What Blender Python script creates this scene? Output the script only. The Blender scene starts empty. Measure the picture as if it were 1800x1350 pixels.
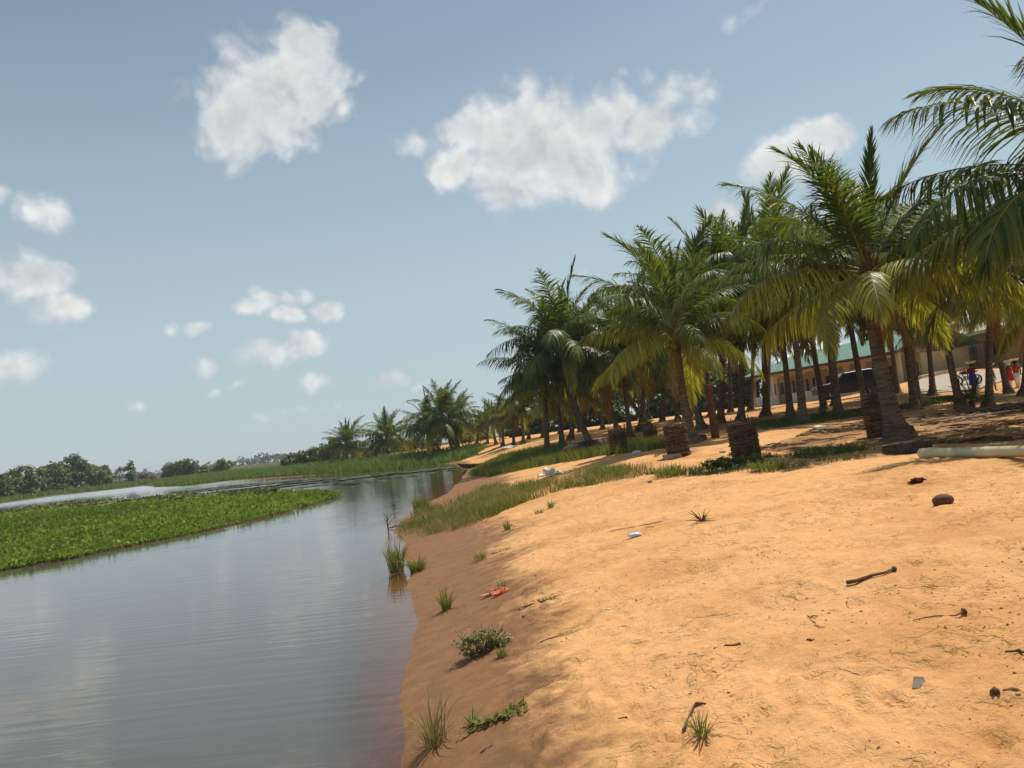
import bpy, bmesh, math, random
import numpy as np
from mathutils import Vector, Matrix

random.seed(7)
rng = np.random.default_rng(7)
SC = bpy.context.scene
COL = SC.collection
R = math.radians

# ------------------------------------------------------------------ camera
FPX, W0, H0 = 1386.0, 1800.0, 1350.0
PITCH, ROLL, EYE = R(3.69), R(6.3), 2.1
CAM = Vector((0, 0, EYE))
_f = Vector((0, math.cos(PITCH), math.sin(PITCH)))
_u0 = Vector((0, -math.sin(PITCH), math.cos(PITCH)))
_r0 = Vector((1, 0, 0))
RC = _r0 * math.cos(ROLL) - _u0 * math.sin(ROLL)
UC = _r0 * math.sin(ROLL) + _u0 * math.cos(ROLL)
cam_d = bpy.data.cameras.new('camera')
cam = bpy.data.objects.new('camera', cam_d)
COL.objects.link(cam)
cam.matrix_world = Matrix(((RC.x, UC.x, -_f.x, 0), (RC.y, UC.y, -_f.y, 0), (RC.z, UC.z, -_f.z, EYE), (0, 0, 0, 1)))
cam_d.sensor_width = 36
cam_d.lens = 36 * FPX / W0
cam_d.clip_start = 0.05
cam_d.clip_end = 12000
SC.camera = cam

# ------------------------------------------------------------------ sun, sky, exposure
SUN_EL, SUN_AZ = R(65), R(50)            # azimuth clockwise from +Y (the view direction)
SKY_STRENGTH, SUN_STRENGTH = 0.092, 4.4
sd = bpy.data.lights.new('sun', 'SUN')
sd.energy = SUN_STRENGTH
sd.angle = R(0.6)
sd.color = (1.0, 0.93, 0.80)
sun = bpy.data.objects.new('sun', sd)
COL.objects.link(sun)
SDIR = Vector((math.sin(SUN_AZ) * math.cos(SUN_EL), math.cos(SUN_AZ) * math.cos(SUN_EL), math.sin(SUN_EL)))
sun.rotation_euler = SDIR.to_track_quat('Z', 'Y').to_euler()
sun.location = SDIR * 60
vs = SC.view_settings
vs.view_transform = 'Standard'
vs.look = 'None'
vs.exposure = 0.16
vs.gamma = 1.0
vs.use_curve_mapping = False
SC.cycles.use_denoising = True
SC.cycles.use_adaptive_sampling = True
SC.cycles.adaptive_threshold = 0.015
SC.cycles.max_bounces = 7
SC.cycles.transparent_max_bounces = 12


def pray(px, py):
    return RC * ((px - W0 / 2) / FPX) + UC * ((H0 / 2 - py) / FPX) + _f


def at(px, py, Y):
    v = pray(px, py)
    return CAM + v * (Y / v.y)


def onplane(px, py, z):
    v = pray(px, py)
    return CAM + v * ((z - EYE) / v.z)


def project(p):
    d = Vector(p) - CAM
    w = d.dot(_f)
    return (W0 / 2 + FPX * d.dot(RC) / w, H0 / 2 - FPX * d.dot(UC) / w)


def build_world():
    w = bpy.data.worlds.new('World')
    SC.world = w
    w.use_nodes = True
    nt = w.node_tree
    N, L = nt.nodes, nt.links
    N.clear()
    out = N.new('ShaderNodeOutputWorld')
    bg = N.new('ShaderNodeBackground')
    bg.inputs['Strength'].default_value = SKY_STRENGTH
    L.new(bg.outputs[0], out.inputs[0])
    sky = N.new('ShaderNodeTexSky')
    sky.sky_type = 'NISHITA'
    sky.sun_disc = False
    sky.sun_elevation = SUN_EL
    sky.sun_rotation = SUN_AZ
    sky.altitude = 0
    sky.air_density = 1.0
    sky.dust_density = 0.5
    sky.ozone_density = 1.0
    hs = N.new('ShaderNodeHueSaturation')
    hs.inputs['Saturation'].default_value = 0.74
    hs.inputs['Hue'].default_value = 0.485
    L.new(sky.outputs[0], hs.inputs['Color'])
    tc = N.new('ShaderNodeTexCoord')
    D = tc.outputs['Generated']
    # milky humid air low in the sky, the same all round the horizon
    sx = N.new('ShaderNodeSeparateXYZ')
    L.new(D, sx.inputs[0])
    vr = N.new('ShaderNodeMapRange')
    vr.interpolation_type = 'SMOOTHSTEP'
    vr.inputs['From Min'].default_value = 0.0
    vr.inputs['From Max'].default_value = 0.58
    vr.inputs['To Min'].default_value = 0.86
    vr.inputs['To Max'].default_value = 0.0
    L.new(sx.outputs['Z'], vr.inputs['Value'])
    veil = N.new('ShaderNodeMix')
    veil.data_type = 'RGBA'
    L.new(vr.outputs[0], veil.inputs['Factor'])
    L.new(hs.outputs[0], veil.inputs['A'])
    veil.inputs['B'].default_value = (.42 / SKY_STRENGTH, .525 / SKY_STRENGTH, .565 / SKY_STRENGTH, 1)

    def math_(op, a, b=None, clamp=False):
        n = N.new('ShaderNodeMath')
        n.operation = op
        n.use_clamp = clamp
        for i, x in enumerate((a, b)):
            if x is None:
                continue
            if isinstance(x, (int, float)):
                n.inputs[i].default_value = x
            else:
                L.new(x, n.inputs[i])
        return n.outputs[0]
    # warp the directions a little so that the cloud outlines billow
    def noise(vec, scale, detail, rough, off=None):
        n = N.new('ShaderNodeTexNoise')
        n.inputs['Scale'].default_value = scale
        n.inputs['Detail'].default_value = detail
        n.inputs['Roughness'].default_value = rough
        if off is not None:
            a = N.new('ShaderNodeVectorMath')
            a.operation = 'ADD'
            L.new(vec, a.inputs[0])
            a.inputs[1].default_value = off
            vec = a.outputs[0]
        L.new(vec, n.inputs['Vector'])
        return n
    wn = noise(D, 8.0, 2.0, 0.5)
    sub = N.new('ShaderNodeVectorMath')
    sub.operation = 'SUBTRACT'
    L.new(wn.outputs['Color'], sub.inputs[0])
    sub.inputs[1].default_value = (0.5, 0.5, 0.5)
    sca = N.new('ShaderNodeVectorMath')
    sca.operation = 'SCALE'
    L.new(sub.outputs[0], sca.inputs[0])
    sca.inputs['Scale'].default_value = 0.06
    add = N.new('ShaderNodeVectorMath')
    add.operation = 'ADD'
    L.new(D, add.inputs[0])
    L.new(sca.outputs[0], add.inputs[1])
    DW = add.outputs[0]
    clouds = [  # centre, half width, half height in photo pixels, tilt, weight
        (515, 75, 62, 52, 10, .95), (505, 140, 118, 70, 15, 1.05), (455, 212, 112, 72, 8, 1.05), (565, 185, 66, 55, 0, .9), (395, 165, 60, 55, 20, .75), (350, 205, 30, 20, 0, .45),
        (955, 262, 150, 92, 10, 1.1), (925, 190, 72, 50, 10, .95), (1050, 215, 92, 62, 12, 1.0), (1010, 300, 120, 62, 18, 1.0), (900, 342, 80, 40, 8, .95), (1155, 225, 80, 72, 40, .85), (1195, 165, 66, 55, 45, .62),
        (770, 238, 74, 32, 12, .55), (805, 287, 66, 42, 0, .9), (860, 225, 80, 50, 10, .9), (1242, 118, 30, 18, 50, .35),
        (1385, 290, 75, 45, 30, .95), (1430, 250, 60, 40, 35, .9), (1340, 320, 40, 35, 0, .6),
        (1275, 390, 50, 32, 10, .9),
        (55, 495, 85, 42, 5, 1.0), (100, 548, 85, 42, 8, .85), (-30, 480, 70, 40, 0, .9), (20, 655, 55, 38, 10, .7), (90, 365, 75, 38, 5, .7), (5, 350, 40, 28, 0, .6),
        (540, 552, 85, 30, 5, .95), (450, 530, 55, 26, 25, .7), (520, 520, 50, 24, 0, .6),
        (490, 622, 78, 36, 8, .95), (372, 640, 34, 20, 5, .65), (400, 672, 46, 15, 5, .4), (560, 680, 42, 20, 5, .7), (330, 572, 56, 20, 5, .6),
        (690, 668, 42, 20, 15, .75), (742, 680, 36, 16, 10, .5), (242, 716, 30, 18, 20, .5), (530, 726, 95, 17, 6, .5), (1340, 0, 75, 18, 5, .4), (1012, 480, 32, 22, 0, .45),
        # the same kind of small cumulus goes on outside the frame
        (-420, 420, 160, 80, 5, .95), (-700, 200, 180, 90, 5, .95), (-300, -200, 170, 90, 0, .9), (300, -350, 200, 90, 0, .95), (1000, -420, 190, 100, 0, .95),
        (1500, -260, 160, 80, 0, .9), (2150, 180, 170, 80, 10, .95), (2500, 400, 150, 60, 0, .9), (2300, -150, 180, 90, 0, .9),
    ]
    dirs = [(pray(a, b).normalized(), hw / FPX * (.86 if b > 340 else 1), hh / FPX * (.86 if b > 340 else 1), t, wt) for a, b, hw, hh, t, wt in clouds]
    rr = random.Random(4)
    for k in range(8):                       # and behind the camera
        az = R(110 + 140 * k / 8 + rr.uniform(-6, 6))
        el = R(rr.uniform(8, 55))
        dirs.append((Vector((math.sin(az) * math.cos(el), math.cos(az) * math.cos(el), math.sin(el))), rr.uniform(.07, .16), rr.uniform(.04, .08), 0, .95))
    # each cloud is a union of round puffs in a sky squeezed vertically
    SQ = 1.5
    sq = N.new('ShaderNodeVectorMath')
    sq.operation = 'MULTIPLY'
    L.new(DW, sq.inputs[0])
    sq.inputs[1].default_value = (1, 1, SQ)
    DS = sq.outputs[0]
    F = None
    for d, a, b, t, wt in dirs:
        right = d.cross(Vector((0, 0, 1))).normalized()
        up = right.cross(d)
        tt = R(t)
        e1 = right * math.cos(tt) + up * math.sin(tt)
        rad = min(a, b * SQ)
        m = max(1, math.ceil((a - rad) / (rad * .75) + .5)) if a > rad * 1.15 else 1
        for q in range(m):
            off = 0 if m == 1 else (a - rad) * (2 * q / (m - 1) - 1)
            c = d + e1 * off
            ds = N.new('ShaderNodeVectorMath')
            ds.operation = 'DISTANCE'
            L.new(DS, ds.inputs[0])
            ds.inputs[1].default_value = (c.x, c.y, c.z * SQ)
            f = N.new('ShaderNodeMath')
            f.operation = 'MULTIPLY_ADD'
            L.new(ds.outputs['Value'], f.inputs[0])
            f.inputs[1].default_value = -wt / rad
            f.inputs[2].default_value = wt * 1.5
            F = f.outputs[0] if F is None else math_('MAXIMUM', F, f.outputs[0])
    n1 = noise(DW, 17.0, 6.0, 0.58)
    off = tuple(SDIR * 0.020)
    n2 = noise(DW, 17.0, 3.0, 0.58, off)
    # cauliflower puffs
    vo = N.new('ShaderNodeTexVoronoi')
    vo.feature = 'F1'
    vo.inputs['Scale'].default_value = 19.0
    vo.inputs['Detail'].default_value = 2.0
    vo.inputs['Roughness'].default_value = 0.55
    wv = N.new('ShaderNodeVectorMath')
    wv.operation = 'MULTIPLY_ADD'
    L.new(n1.outputs['Color'], wv.inputs[0])
    wv.inputs[1].default_value = (0.035, 0.035, 0.035)
    L.new(DW, wv.inputs[2])
    L.new(wv.outputs[0], vo.inputs['Vector'])
    puff = math_('SUBTRACT', 0.46, vo.outputs['Distance'])
    raw = math_('ADD', F, math_('MULTIPLY', math_('SUBTRACT', n1.outputs['Fac'], 0.5), 1.0))
    raw = math_('ADD', raw, math_('MULTIPLY', puff, 0.55))
    ramp = N.new('ShaderNodeMapRange')
    ramp.interpolation_type = 'SMOOTHSTEP'
    ramp.inputs['From Min'].default_value = 0.06
    ramp.inputs['From Max'].default_value = 0.70
    L.new(raw, ramp.inputs['Value'])
    # self shadow inside the cloud: thicker towards the sun = darker here
    sh = math_('ADD', math_('MULTIPLY', math_('SUBTRACT', n1.outputs['Fac'], n2.outputs['Fac']), 2.2), 0.70)
    sh = math_('ADD', sh, math_('MULTIPLY', puff, 0.55), True)
    thick = N.new('ShaderNodeMapRange')
    thick.inputs['From Min'].default_value = 0.5
    thick.inputs['From Max'].default_value = 1.3
    thick.inputs['To Min'].default_value = 1.0
    thick.inputs['To Max'].default_value = 0.86
    L.new(raw, thick.inputs['Value'])
    cc = N.new('ShaderNodeMix')
    cc.data_type = 'RGBA'
    L.new(sh, cc.inputs['Factor'])
    k = 1.0 / SKY_STRENGTH
    cc.inputs['A'].default_value = (0.52 * k, 0.55 * k, 0.57 * k, 1)
    cc.inputs['B'].default_value = (0.84 * k, 0.845 * k, 0.82 * k, 1)
    cm = N.new('ShaderNodeVectorMath')
    cm.operation = 'SCALE'
    L.new(cc.outputs['Result'], cm.inputs[0])
    L.new(thick.outputs[0], cm.inputs['Scale'])
    mx = N.new('ShaderNodeMix')
    mx.data_type = 'RGBA'
    L.new(math_('MULTIPLY', ramp.outputs[0], 0.93), mx.inputs['Factor'])
    L.new(veil.outputs['Result'], mx.inputs['A'])
    L.new(cm.outputs[0], mx.inputs['B'])
    L.new(mx.outputs['Result'], bg.inputs['Color'])
    w.cycles.sampling_method = 'MANUAL'
    w.cycles.sample_map_resolution = 512


build_world()


# ------------------------------------------------------------------ object helpers
def link(name, data, parent=None):
    o = bpy.data.objects.new(name, data)
    COL.objects.link(o)
    if parent is not None:
        o.parent = parent
    return o


def tag(o, label=None, cat=None, group=None, kind=None):
    if label:
        o['label'] = label
    if cat:
        o['category'] = cat
    if group:
        o['group'] = group
    if kind:
        o['kind'] = kind
    return o


def empty(name, loc, rz=0.0):
    o = link(name, None)
    o.location = loc
    o.rotation_euler = (0, 0, rz)
    o.empty_display_size = 0.2
    return o


def tri_mesh(name, V, T, attr=None, mats=(), smooth=False):
    V = np.ascontiguousarray(V, dtype=np.float32)
    T = np.ascontiguousarray(T, dtype=np.int32)
    me = bpy.data.meshes.new(name)
    me.vertices.add(len(V))
    me.vertices.foreach_set('co', V.ravel())
    k = T.shape[1]
    me.loops.add(T.size)
    me.loops.foreach_set('vertex_index', T.ravel())
    me.polygons.add(len(T))
    me.polygons.foreach_set('loop_start', np.arange(0, T.size, k, dtype=np.int32))
    if smooth:
        me.polygons.foreach_set('use_smooth', np.ones(len(T), dtype=bool))
    me.update(calc_edges=True)
    if attr:
        for nm, a in attr.items():
            at_ = me.attributes.new(nm, 'FLOAT', 'POINT')
            at_.data.foreach_set('value', np.ascontiguousarray(a, dtype=np.float32))
    for m in mats:
        me.materials.append(m)
    return me


class MB:
    """collects shapes into one mesh"""
    def __init__(s):
        s.v, s.f = [], []

    def add(s, vs_, fs):
        b = len(s.v)
        s.v += [tuple(x) for x in vs_]
        s.f += [tuple(i + b for i in f) for f in fs]
        return s

    def box(s, c, size, rz=0.0, tilt=None):
        hx, hy, hz = size[0] / 2, size[1] / 2, size[2] / 2
        m = Matrix.Rotation(rz, 3, 'Z')
        if tilt is not None:
            m = m @ tilt
        c = Vector(c)
        vs_ = [c + m @ Vector((x * hx, y * hy, z * hz)) for z in (-1, 1) for y in (-1, 1) for x in (-1, 1)]
        return s.add(vs_, [(0, 2, 3, 1), (4, 5, 7, 6), (0, 1, 5, 4), (2, 6, 7, 3), (0, 4, 6, 2), (1, 3, 7, 5)])

    def tube(s, pts, rads, n=8, caps=True, phase=0.0, flat=1.0):
        pts = [Vector(p) for p in pts]
        if isinstance(rads, (int, float)):
            rads = [rads] * len(pts)
        ref = Vector((0, 0, 1))
        if abs((pts[-1] - pts[0]).normalized().z) > 0.9:
            ref = Vector((1, 0, 0))
        vs_, fs = [], []
        for i, p in enumerate(pts):
            t = (pts[min(i + 1, len(pts) - 1)] - pts[max(i - 1, 0)]).normalized()
            a = t.cross(ref).normalized()
            b = a.cross(t).normalized()
            for k in range(n):
                th = 2 * math.pi * k / n + phase
                vs_.append(p + (a * math.cos(th) + b * math.sin(th) * flat) * rads[i])
        for i in range(len(pts) - 1):
            for k in range(n):
                k2 = (k + 1) % n
                fs.append((i * n + k, i * n + k2, (i + 1) * n + k2, (i + 1) * n + k))
        if caps:
            fs.append(tuple(range(n))[::-1])
            fs.append(tuple((len(pts) - 1) * n + k for k in range(n)))
        return s.add(vs_, fs)

    def lathe(s, prof, n=20, c=(0, 0, 0), wob=None, caps=False):
        c = Vector(c)
        vs_, fs = [], []
        for i, (r, z) in enumerate(prof):
            for k in range(n):
                th = 2 * math.pi * k / n
                rr = r * (wob(th, z) if wob else 1)
                vs_.append(c + Vector((rr * math.cos(th), rr * math.sin(th), z)))
        for i in range(len(prof) - 1):
            for k in range(n):
                k2 = (k + 1) % n
                fs.append((i * n + k, i * n + k2, (i + 1) * n + k2, (i + 1) * n + k))
        if caps:
            fs.append(tuple(range(n))[::-1])
            fs.append(tuple((len(prof) - 1) * n + k for k in range(n)))
        return s.add(vs_, fs)

    def mesh(s, name, mat, smooth=False):
        me = bpy.data.meshes.new(name)
        me.from_pydata(s.v, [], s.f)
        if smooth:
            for p in me.polygons:
                p.use_smooth = True
        me.materials.append(mat)
        me.update()
        return me

    def build(s, name, mat, parent=None, smooth=False):
        return link(name, s.mesh(name, mat, smooth), parent)


# ------------------------------------------------------------------ noise and terrain
def _hash(i, j, seed):
    h = (i.astype(np.int64) * 374761393 + j.astype(np.int64) * 668265263 + seed * 1442695041) & 0x7fffffff
    h = ((h ^ (h >> 13)) * 1274126177) & 0x7fffffff
    return ((h ^ (h >> 16)) & 0xffff) / 65535.0


def vnoise(x, y, seed=0):
    x = np.asarray(x, dtype=float)
    y = np.asarray(y, dtype=float)
    i, j = np.floor(x), np.floor(y)
    u, v = x - i, y - j
    u = u * u * u * (u * (u * 6 - 15) + 10)
    v = v * v * v * (v * (v * 6 - 15) + 10)
    i, j = i.astype(np.int64), j.astype(np.int64)
    a = _hash(i, j, seed) * (1 - u) + _hash(i + 1, j, seed) * u
    b = _hash(i, j + 1, seed) * (1 - u) + _hash(i + 1, j + 1, seed) * u
    return (a * (1 - v) + b * v) * 2 - 1


def fbm(x, y, seed=0, octv=4):
    s, a = 0, 1.0
    for k in range(octv):
        s = s + a * vnoise(x * 2 ** k, y * 2 ** k, seed + 17 * k)
        a *= 0.5
    return s


_cp = []
for px, py, z in [
    # the water's edge
    (690, 1900, 0), (698, 1500, 0), (703, 1350, 0), (712, 1200, 0), (724, 1080, 0), (722, 1020, 0), (703, 975, 0), (690, 932, 0), (712, 908, 0), (755, 882, 0),
    (788, 866, 0), (800, 852, 0), (812, 838, 0), (822, 826, 0), (806, 814, 0), (760, 817, 0), (680, 826, 0), (560, 835, 0), (400, 845, 0), (330, 855, 0), (278, 857, 0), (262, 853, 0), (180, 863, 0), (90, 872, 0), (0, 885, 0), (-120, 905, 0),
    # bed of the lagoon
    (672, 1250, -.06), (640, 1250, -.16), (600, 1250, -.3), (660, 1050, -.12), (640, 1000, -.25), (300, 1200, -.7), (500, 1100, -.6), (560, 980, -.7), (0, 1150, -.9), (300, 960, -.8), (560, 900, -.8), (720, 860, -.5), (765, 840, -.4),
    (620, 850, -.6), (330, 885, -.6), (120, 905, -.7), (-300, 1000, -.8), (-700, 1300, -.9), (440, 868, -.6), (680, 845, -.5), (480, 1400, -.7), (600, 1500, -.35),
    # wet strip and sand
    (760, 1300, .11), (800, 1100, .14), (780, 980, .12), (850, 1300, .19), (900, 1200, .26), (880, 1050, .26), (830, 970, .22), (760, 920, .14), (1000, 1350, .34), (1000, 1150, .38), (950, 1000, .42), (900, 930, .34), (820, 890, .2),
    (1000, 890, .56), (1200, 1330, .44), (1450, 1350, .5), (1750, 1350, .52), (1200, 1000, .58), (1500, 1000, .7), (1800, 1000, .72), (1658, 883, .8), (1400, 900, .8), (1120, 905, .68), (1800, 880, .88),
    # crest of the near mound and the hollow behind it
    (900, 890, .46), (1000, 858, .72), (1180, 839, .9), (1400, 827, .96), (1620, 816, 1.0), (1800, 804, 1.02),
    (1300, 817, .86), (1100, 831, .84), (960, 846, .55), (850, 853, .18), (1460, 800, .93), (1600, 796, .97),
    (1315, 806, 1.0), (1090, 797, 1.0), (1145, 782, 1.03), (1195, 801, 1.0), (1060, 801, .95), (1578, 776, 1.02), (1545, 766, 1.06), (1710, 719, 1.15), (1780, 770, 1.05),
    (950, 811, .62), (870, 826, .28), (1050, 792, .8), (985, 783, 1.15), (1040, 776, 1.2), (900, 786, 1.1), (840, 800, .5), (850, 815, .2),
]:
    p = onplane(px, py, z)
    _cp.append((p.x, p.y, z))
for px, Y, z in [
    (1400, 30, 1.3), (1400, 40, 1.6), (1400, 50, 1.95), (1400, 80, 2.3), (1250, 30, 1.25), (1250, 42, 1.55), (1745, 44, 1.6), (1800, 44, 1.62), (1640, 45, 2.0), (1640, 50, 2.4), (1690, 58, 3.1), (1800, 60, 3.25), (1480, 66, 2.2),
    (1600, 66, 3.2), (1200, 60, 1.9), (1050, 60, 1.6), (900, 90, 1.6), (850, 120, 1.8), (790, 92, 1.2), (690, 105, 1.1), (612, 118, .9), (740, 86, .6), (500, 150, .5), (400, 200, .5), (300, 260, .5), (200, 240, .5), (0, 190, .5), (-200, 170, .5), (-600, 150, .5),
    (2300, 60, 3.0), (2300, 25, 1.2), (2400, 10, .9), (0, 700, .8), (900, 700, 3), (1800, 700, 6), (900, 250, 2.2), (1500, 250, 3.5), (0, 2500, 1), (900, 2500, 3), (1800, 2500, 6), (640, 250, .8)]:
    hy = 765 - (px - 900) * math.tan(ROLL)
    p = at(px, hy, Y)
    _cp.append((p.x, Y, z))
_cp += [(0.2, 0, .45), (3, 0, .5), (-2.6, 0, -.3), (-.9, .5, .0), (6, -6, .6), (0, -8, .4), (-1.2, -8, 0), (-8, -8, -.9), (12, -8, .9), (-20, 5, -.9), (14, 5, .9), (-60, 0, -.9), (60, 0, 1.5), (-60, 40, -.8), (-1500, 60, -.5), (1500, 100, 4)]
CP = np.array(_cp)


def _warp(x, y):
    r = np.hypot(x, y) + 1e-6
    s = np.log1p(r / 4.0) / r
    return x * s, y * s


_wx, _wy = _warp(CP[:, 0], CP[:, 1])
_K = np.hypot(_wx[:, None] - _wx[None], _wy[:, None] - _wy[None])
_A = np.block([[_K + 1e-5 * np.eye(len(CP)), np.ones((len(CP), 1))], [np.ones((1, len(CP))), np.zeros((1, 1))]])
_coef = np.linalg.solve(_A, np.append(CP[:, 2], 0))


def Hbase(x, y):
    x = np.asarray(x, dtype=float)
    y = np.asarray(y, dtype=float)
    sh = x.shape
    wx, wy = _warp(x.ravel(), y.ravel())
    out = np.full(wx.shape, _coef[-1])
    for i in range(len(CP)):
        out += _coef[i] * np.hypot(wx - _wx[i], wy - _wy[i])
    return out.reshape(sh)


def micro(x, y, hb):
    r = np.hypot(x, y)
    dry = np.clip((hb - .08) / .35, 0.3, 1)
    near = np.clip(1.3 - r / 45, 0, 1)
    m = .030 * fbm(x / 1.5, y / 1.1, 3, 3) + .009 * fbm(x / .34, y / .27, 9, 3) + .006 * fbm(x / .11, y / .09, 14, 2) * np.clip(1.5 - r / 14, 0, 1)
    return m * dry * (0.25 + near) * np.clip(1.6 - r / 150, 0, 1)


def Hn(x, y):
    hb = Hbase(x, y)
    return hb + micro(np.asarray(x, float), np.asarray(y, float), hb)


def H(x, y):
    return float(Hn(np.array([x]), np.array([y]))[0])


def G(px, py, tmax=260.0):
    """the point of the ground seen at a photo pixel"""
    v = pray(px, py)
    ts = np.geomspace(1.0, tmax, 500)
    X, Y, Z = v.x * ts, v.y * ts, EYE + v.z * ts
    d = Z - np.maximum(Hn(X, Y), 0)
    i = np.argmax(d < 0)
    if d[i] >= 0:
        i = len(ts) - 1
    a, b = ts[i - 1], ts[i]
    for _ in range(14):
        m = (a + b) / 2
        if EYE + v.z * m - max(H(v.x * m, v.y * m), 0) < 0:
            b = m
        else:
            a = m
    return Vector((v.x * b, v.y * b, max(H(v.x * b, v.y * b), 0)))


def base_at(px, Y):
    py = 765 - (px - 900) * math.tan(ROLL) + 20
    for _ in range(6):
        p = at(px, py, Y)
        z = H(p.x, Y)
        py = project((p.x, Y, z))[1]
    p = at(px, py, Y)
    return Vector((p.x, Y, H(p.x, Y)))


# ------------------------------------------------------------------ materials
class NT:
    def __init__(s, name):
        s.m = bpy.data.materials.new(name)
        s.m.use_nodes = True
        s.t = s.m.node_tree
        s.N, s.L = s.t.nodes, s.t.links
        s.N.clear()
        s.out = s.N.new('ShaderNodeOutputMaterial')

    def n(s, typ, **kw):
        nd = s.N.new('ShaderNode' + typ)
        for k, v in kw.items():
            setattr(nd, k, v)
        return nd

    def put(s, sock, v):
        if hasattr(v, 'is_linked') or isinstance(v, bpy.types.NodeSocket):
            s.L.new(v, sock)
        else:
            sock.default_value = v

    def noise(s, vec, scale, detail=4, rough=.55, dist=0):
        nd = s.n('TexNoise')
        nd.inputs['Scale'].default_value = scale
        nd.inputs['Detail'].default_value = detail
        nd.inputs['Roughness'].default_value = rough
        nd.inputs['Distortion'].default_value = dist
        if vec is not None:
            s.L.new(vec, nd.inputs['Vector'])
        return nd.outputs['Fac']

    def ramp(s, v, a, b, lo=0.0, hi=1.0):
        nd = s.n('MapRange', interpolation_type='SMOOTHSTEP')
        nd.inputs['From Min'].default_value = a
        nd.inputs['From Max'].default_value = b
        nd.inputs['To Min'].default_value = lo
        nd.inputs['To Max'].default_value = hi
        s.L.new(v, nd.inputs['Value'])
        return nd.outputs[0]

    def mix(s, f, a, b, blend='MIX'):
        nd = s.n('Mix', data_type='RGBA', blend_type=blend)
        s.put(nd.inputs['Factor'], f)
        for k, v in (('A', a), ('B', b)):
            if isinstance(v, tuple):
                nd.inputs[k].default_value = (*v[:3], 1)
            else:
                s.L.new(v, nd.inputs[k])
        return nd.outputs['Result']

    def math(s, op, a, b=0.0, clamp=False):
        nd = s.n('Math', operation=op, use_clamp=clamp)
        s.put(nd.inputs[0], a)
        s.put(nd.inputs[1], b)
        return nd.outputs[0]

    def attr(s, name, typ='GEOMETRY'):
        nd = s.n('Attribute', attribute_name=name, attribute_type=typ)
        return nd.outputs['Fac']

    def bump(s, h, strength, dist, normal=None):
        nd = s.n('Bump')
        nd.inputs['Strength'].default_value = strength
        nd.inputs['Distance'].default_value = dist
        s.L.new(h, nd.inputs['Height'])
        if normal is not None:
            s.L.new(normal, nd.inputs['Normal'])
        return nd.outputs[0]

    def bsdf(s, col, rough=.8, spec=.3, metal=0.0, normal=None, **kw):
        p = s.n('BsdfPrincipled')
        if isinstance(col, tuple):
            p.inputs['Base Color'].default_value = (*col[:3], 1)
        else:
            s.L.new(col, p.inputs['Base Color'])
        s.put(p.inputs['Roughness'], rough)
        s.put(p.inputs['Specular IOR Level'], spec)
        p.inputs['Metallic'].default_value = metal
        if normal is not None:
            s.L.new(normal, p.inputs['Normal'])
        for k, v in kw.items():
            p.inputs[k].default_value = v
        return p.outputs[0]

    def done(s, sh):
        s.L.new(sh, s.out.inputs['Surface'])
        return s.m


def pmat(name, c1, c2=None, scale=8.0, rough=.8, spec=.3, bump=.3, bdist=.01, bscale=None, metal=0.0, stretch=None, **kw):
    t = NT(name)
    tc = t.n('TexCoord').outputs['Object']
    if stretch:
        mp = t.n('Mapping')
        mp.inputs['Scale'].default_value = stretch
        t.L.new(tc, mp.inputs['Vector'])
        tc = mp.outputs[0]
    c2 = c2 or tuple(x * .6 for x in c1)
    f = t.ramp(t.noise(tc, scale, 5, .6), .32, .68)
    col = t.mix(f, c1, c2)
    nm = None
    if bump:
        nm = t.bump(t.noise(tc, bscale or scale * 3, 4, .6), bump, bdist)
    return t.done(t.bsdf(col, rough, spec, metal, nm, **kw))


def leafmat(name, c1, c2, trans=.3, rough=.5, spec=.3, tcol=None):
    """leaf: per-leaf tone from the attribute v"""
    t = NT(name)
    v = t.attr('v')
    col = t.mix(v, c1, c2)
    p = t.bsdf(col, rough, spec)
    if trans:
        tr = t.n('BsdfTranslucent')
        cm = t.mix(.5, col, tcol or tuple(min(1, x * 1.6) for x in c2))
        t.L.new(cm, tr.inputs['Color'])
        ms = t.n('MixShader')
        ms.inputs[0].default_value = trans
        t.L.new(p, ms.inputs[1])
        t.L.new(tr.outputs[0], ms.inputs[2])
        return t.done(ms.outputs[0])
    return t.done(p)


def frondmat():
    t = NT('palm_leaflet')
    v = t.attr('v')
    oi = t.n('ObjectInfo')
    sep = t.n('SeparateColor')
    t.L.new(oi.outputs['Color'], sep.inputs[0])
    age = sep.outputs[0]
    green = t.mix(v, (.032, .062, .011), (.125, .155, .026))
    yel = t.mix(v, (.20, .23, .035), (.47, .43, .065))
    bro = t.mix(v, (.20, .11, .035), (.30, .19, .08))
    # leaflet tips dry out first
    tip = t.attr('tip')
    a2 = t.math('ADD', age, t.math('MULTIPLY', t.math('MULTIPLY', tip, tip), t.math('MULTIPLY', age, .55)))
    c = t.mix(t.ramp(a2, .12, .75), green, yel)
    c = t.mix(t.ramp(a2, .78, 1.15), c, bro)
    p = t.bsdf(c, .42, .28)
    tr = t.n('BsdfTranslucent')
    t.L.new(t.mix(1.0, c, (2.2, 2.1, 1.0), 'MULTIPLY'), tr.inputs['Color'])
    ms = t.n('MixShader')
    ms.inputs[0].default_value = .30
    t.L.new(p, ms.inputs[1])
    t.L.new(tr.outputs[0], ms.inputs[2])
    return t.done(ms.outputs[0])


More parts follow.
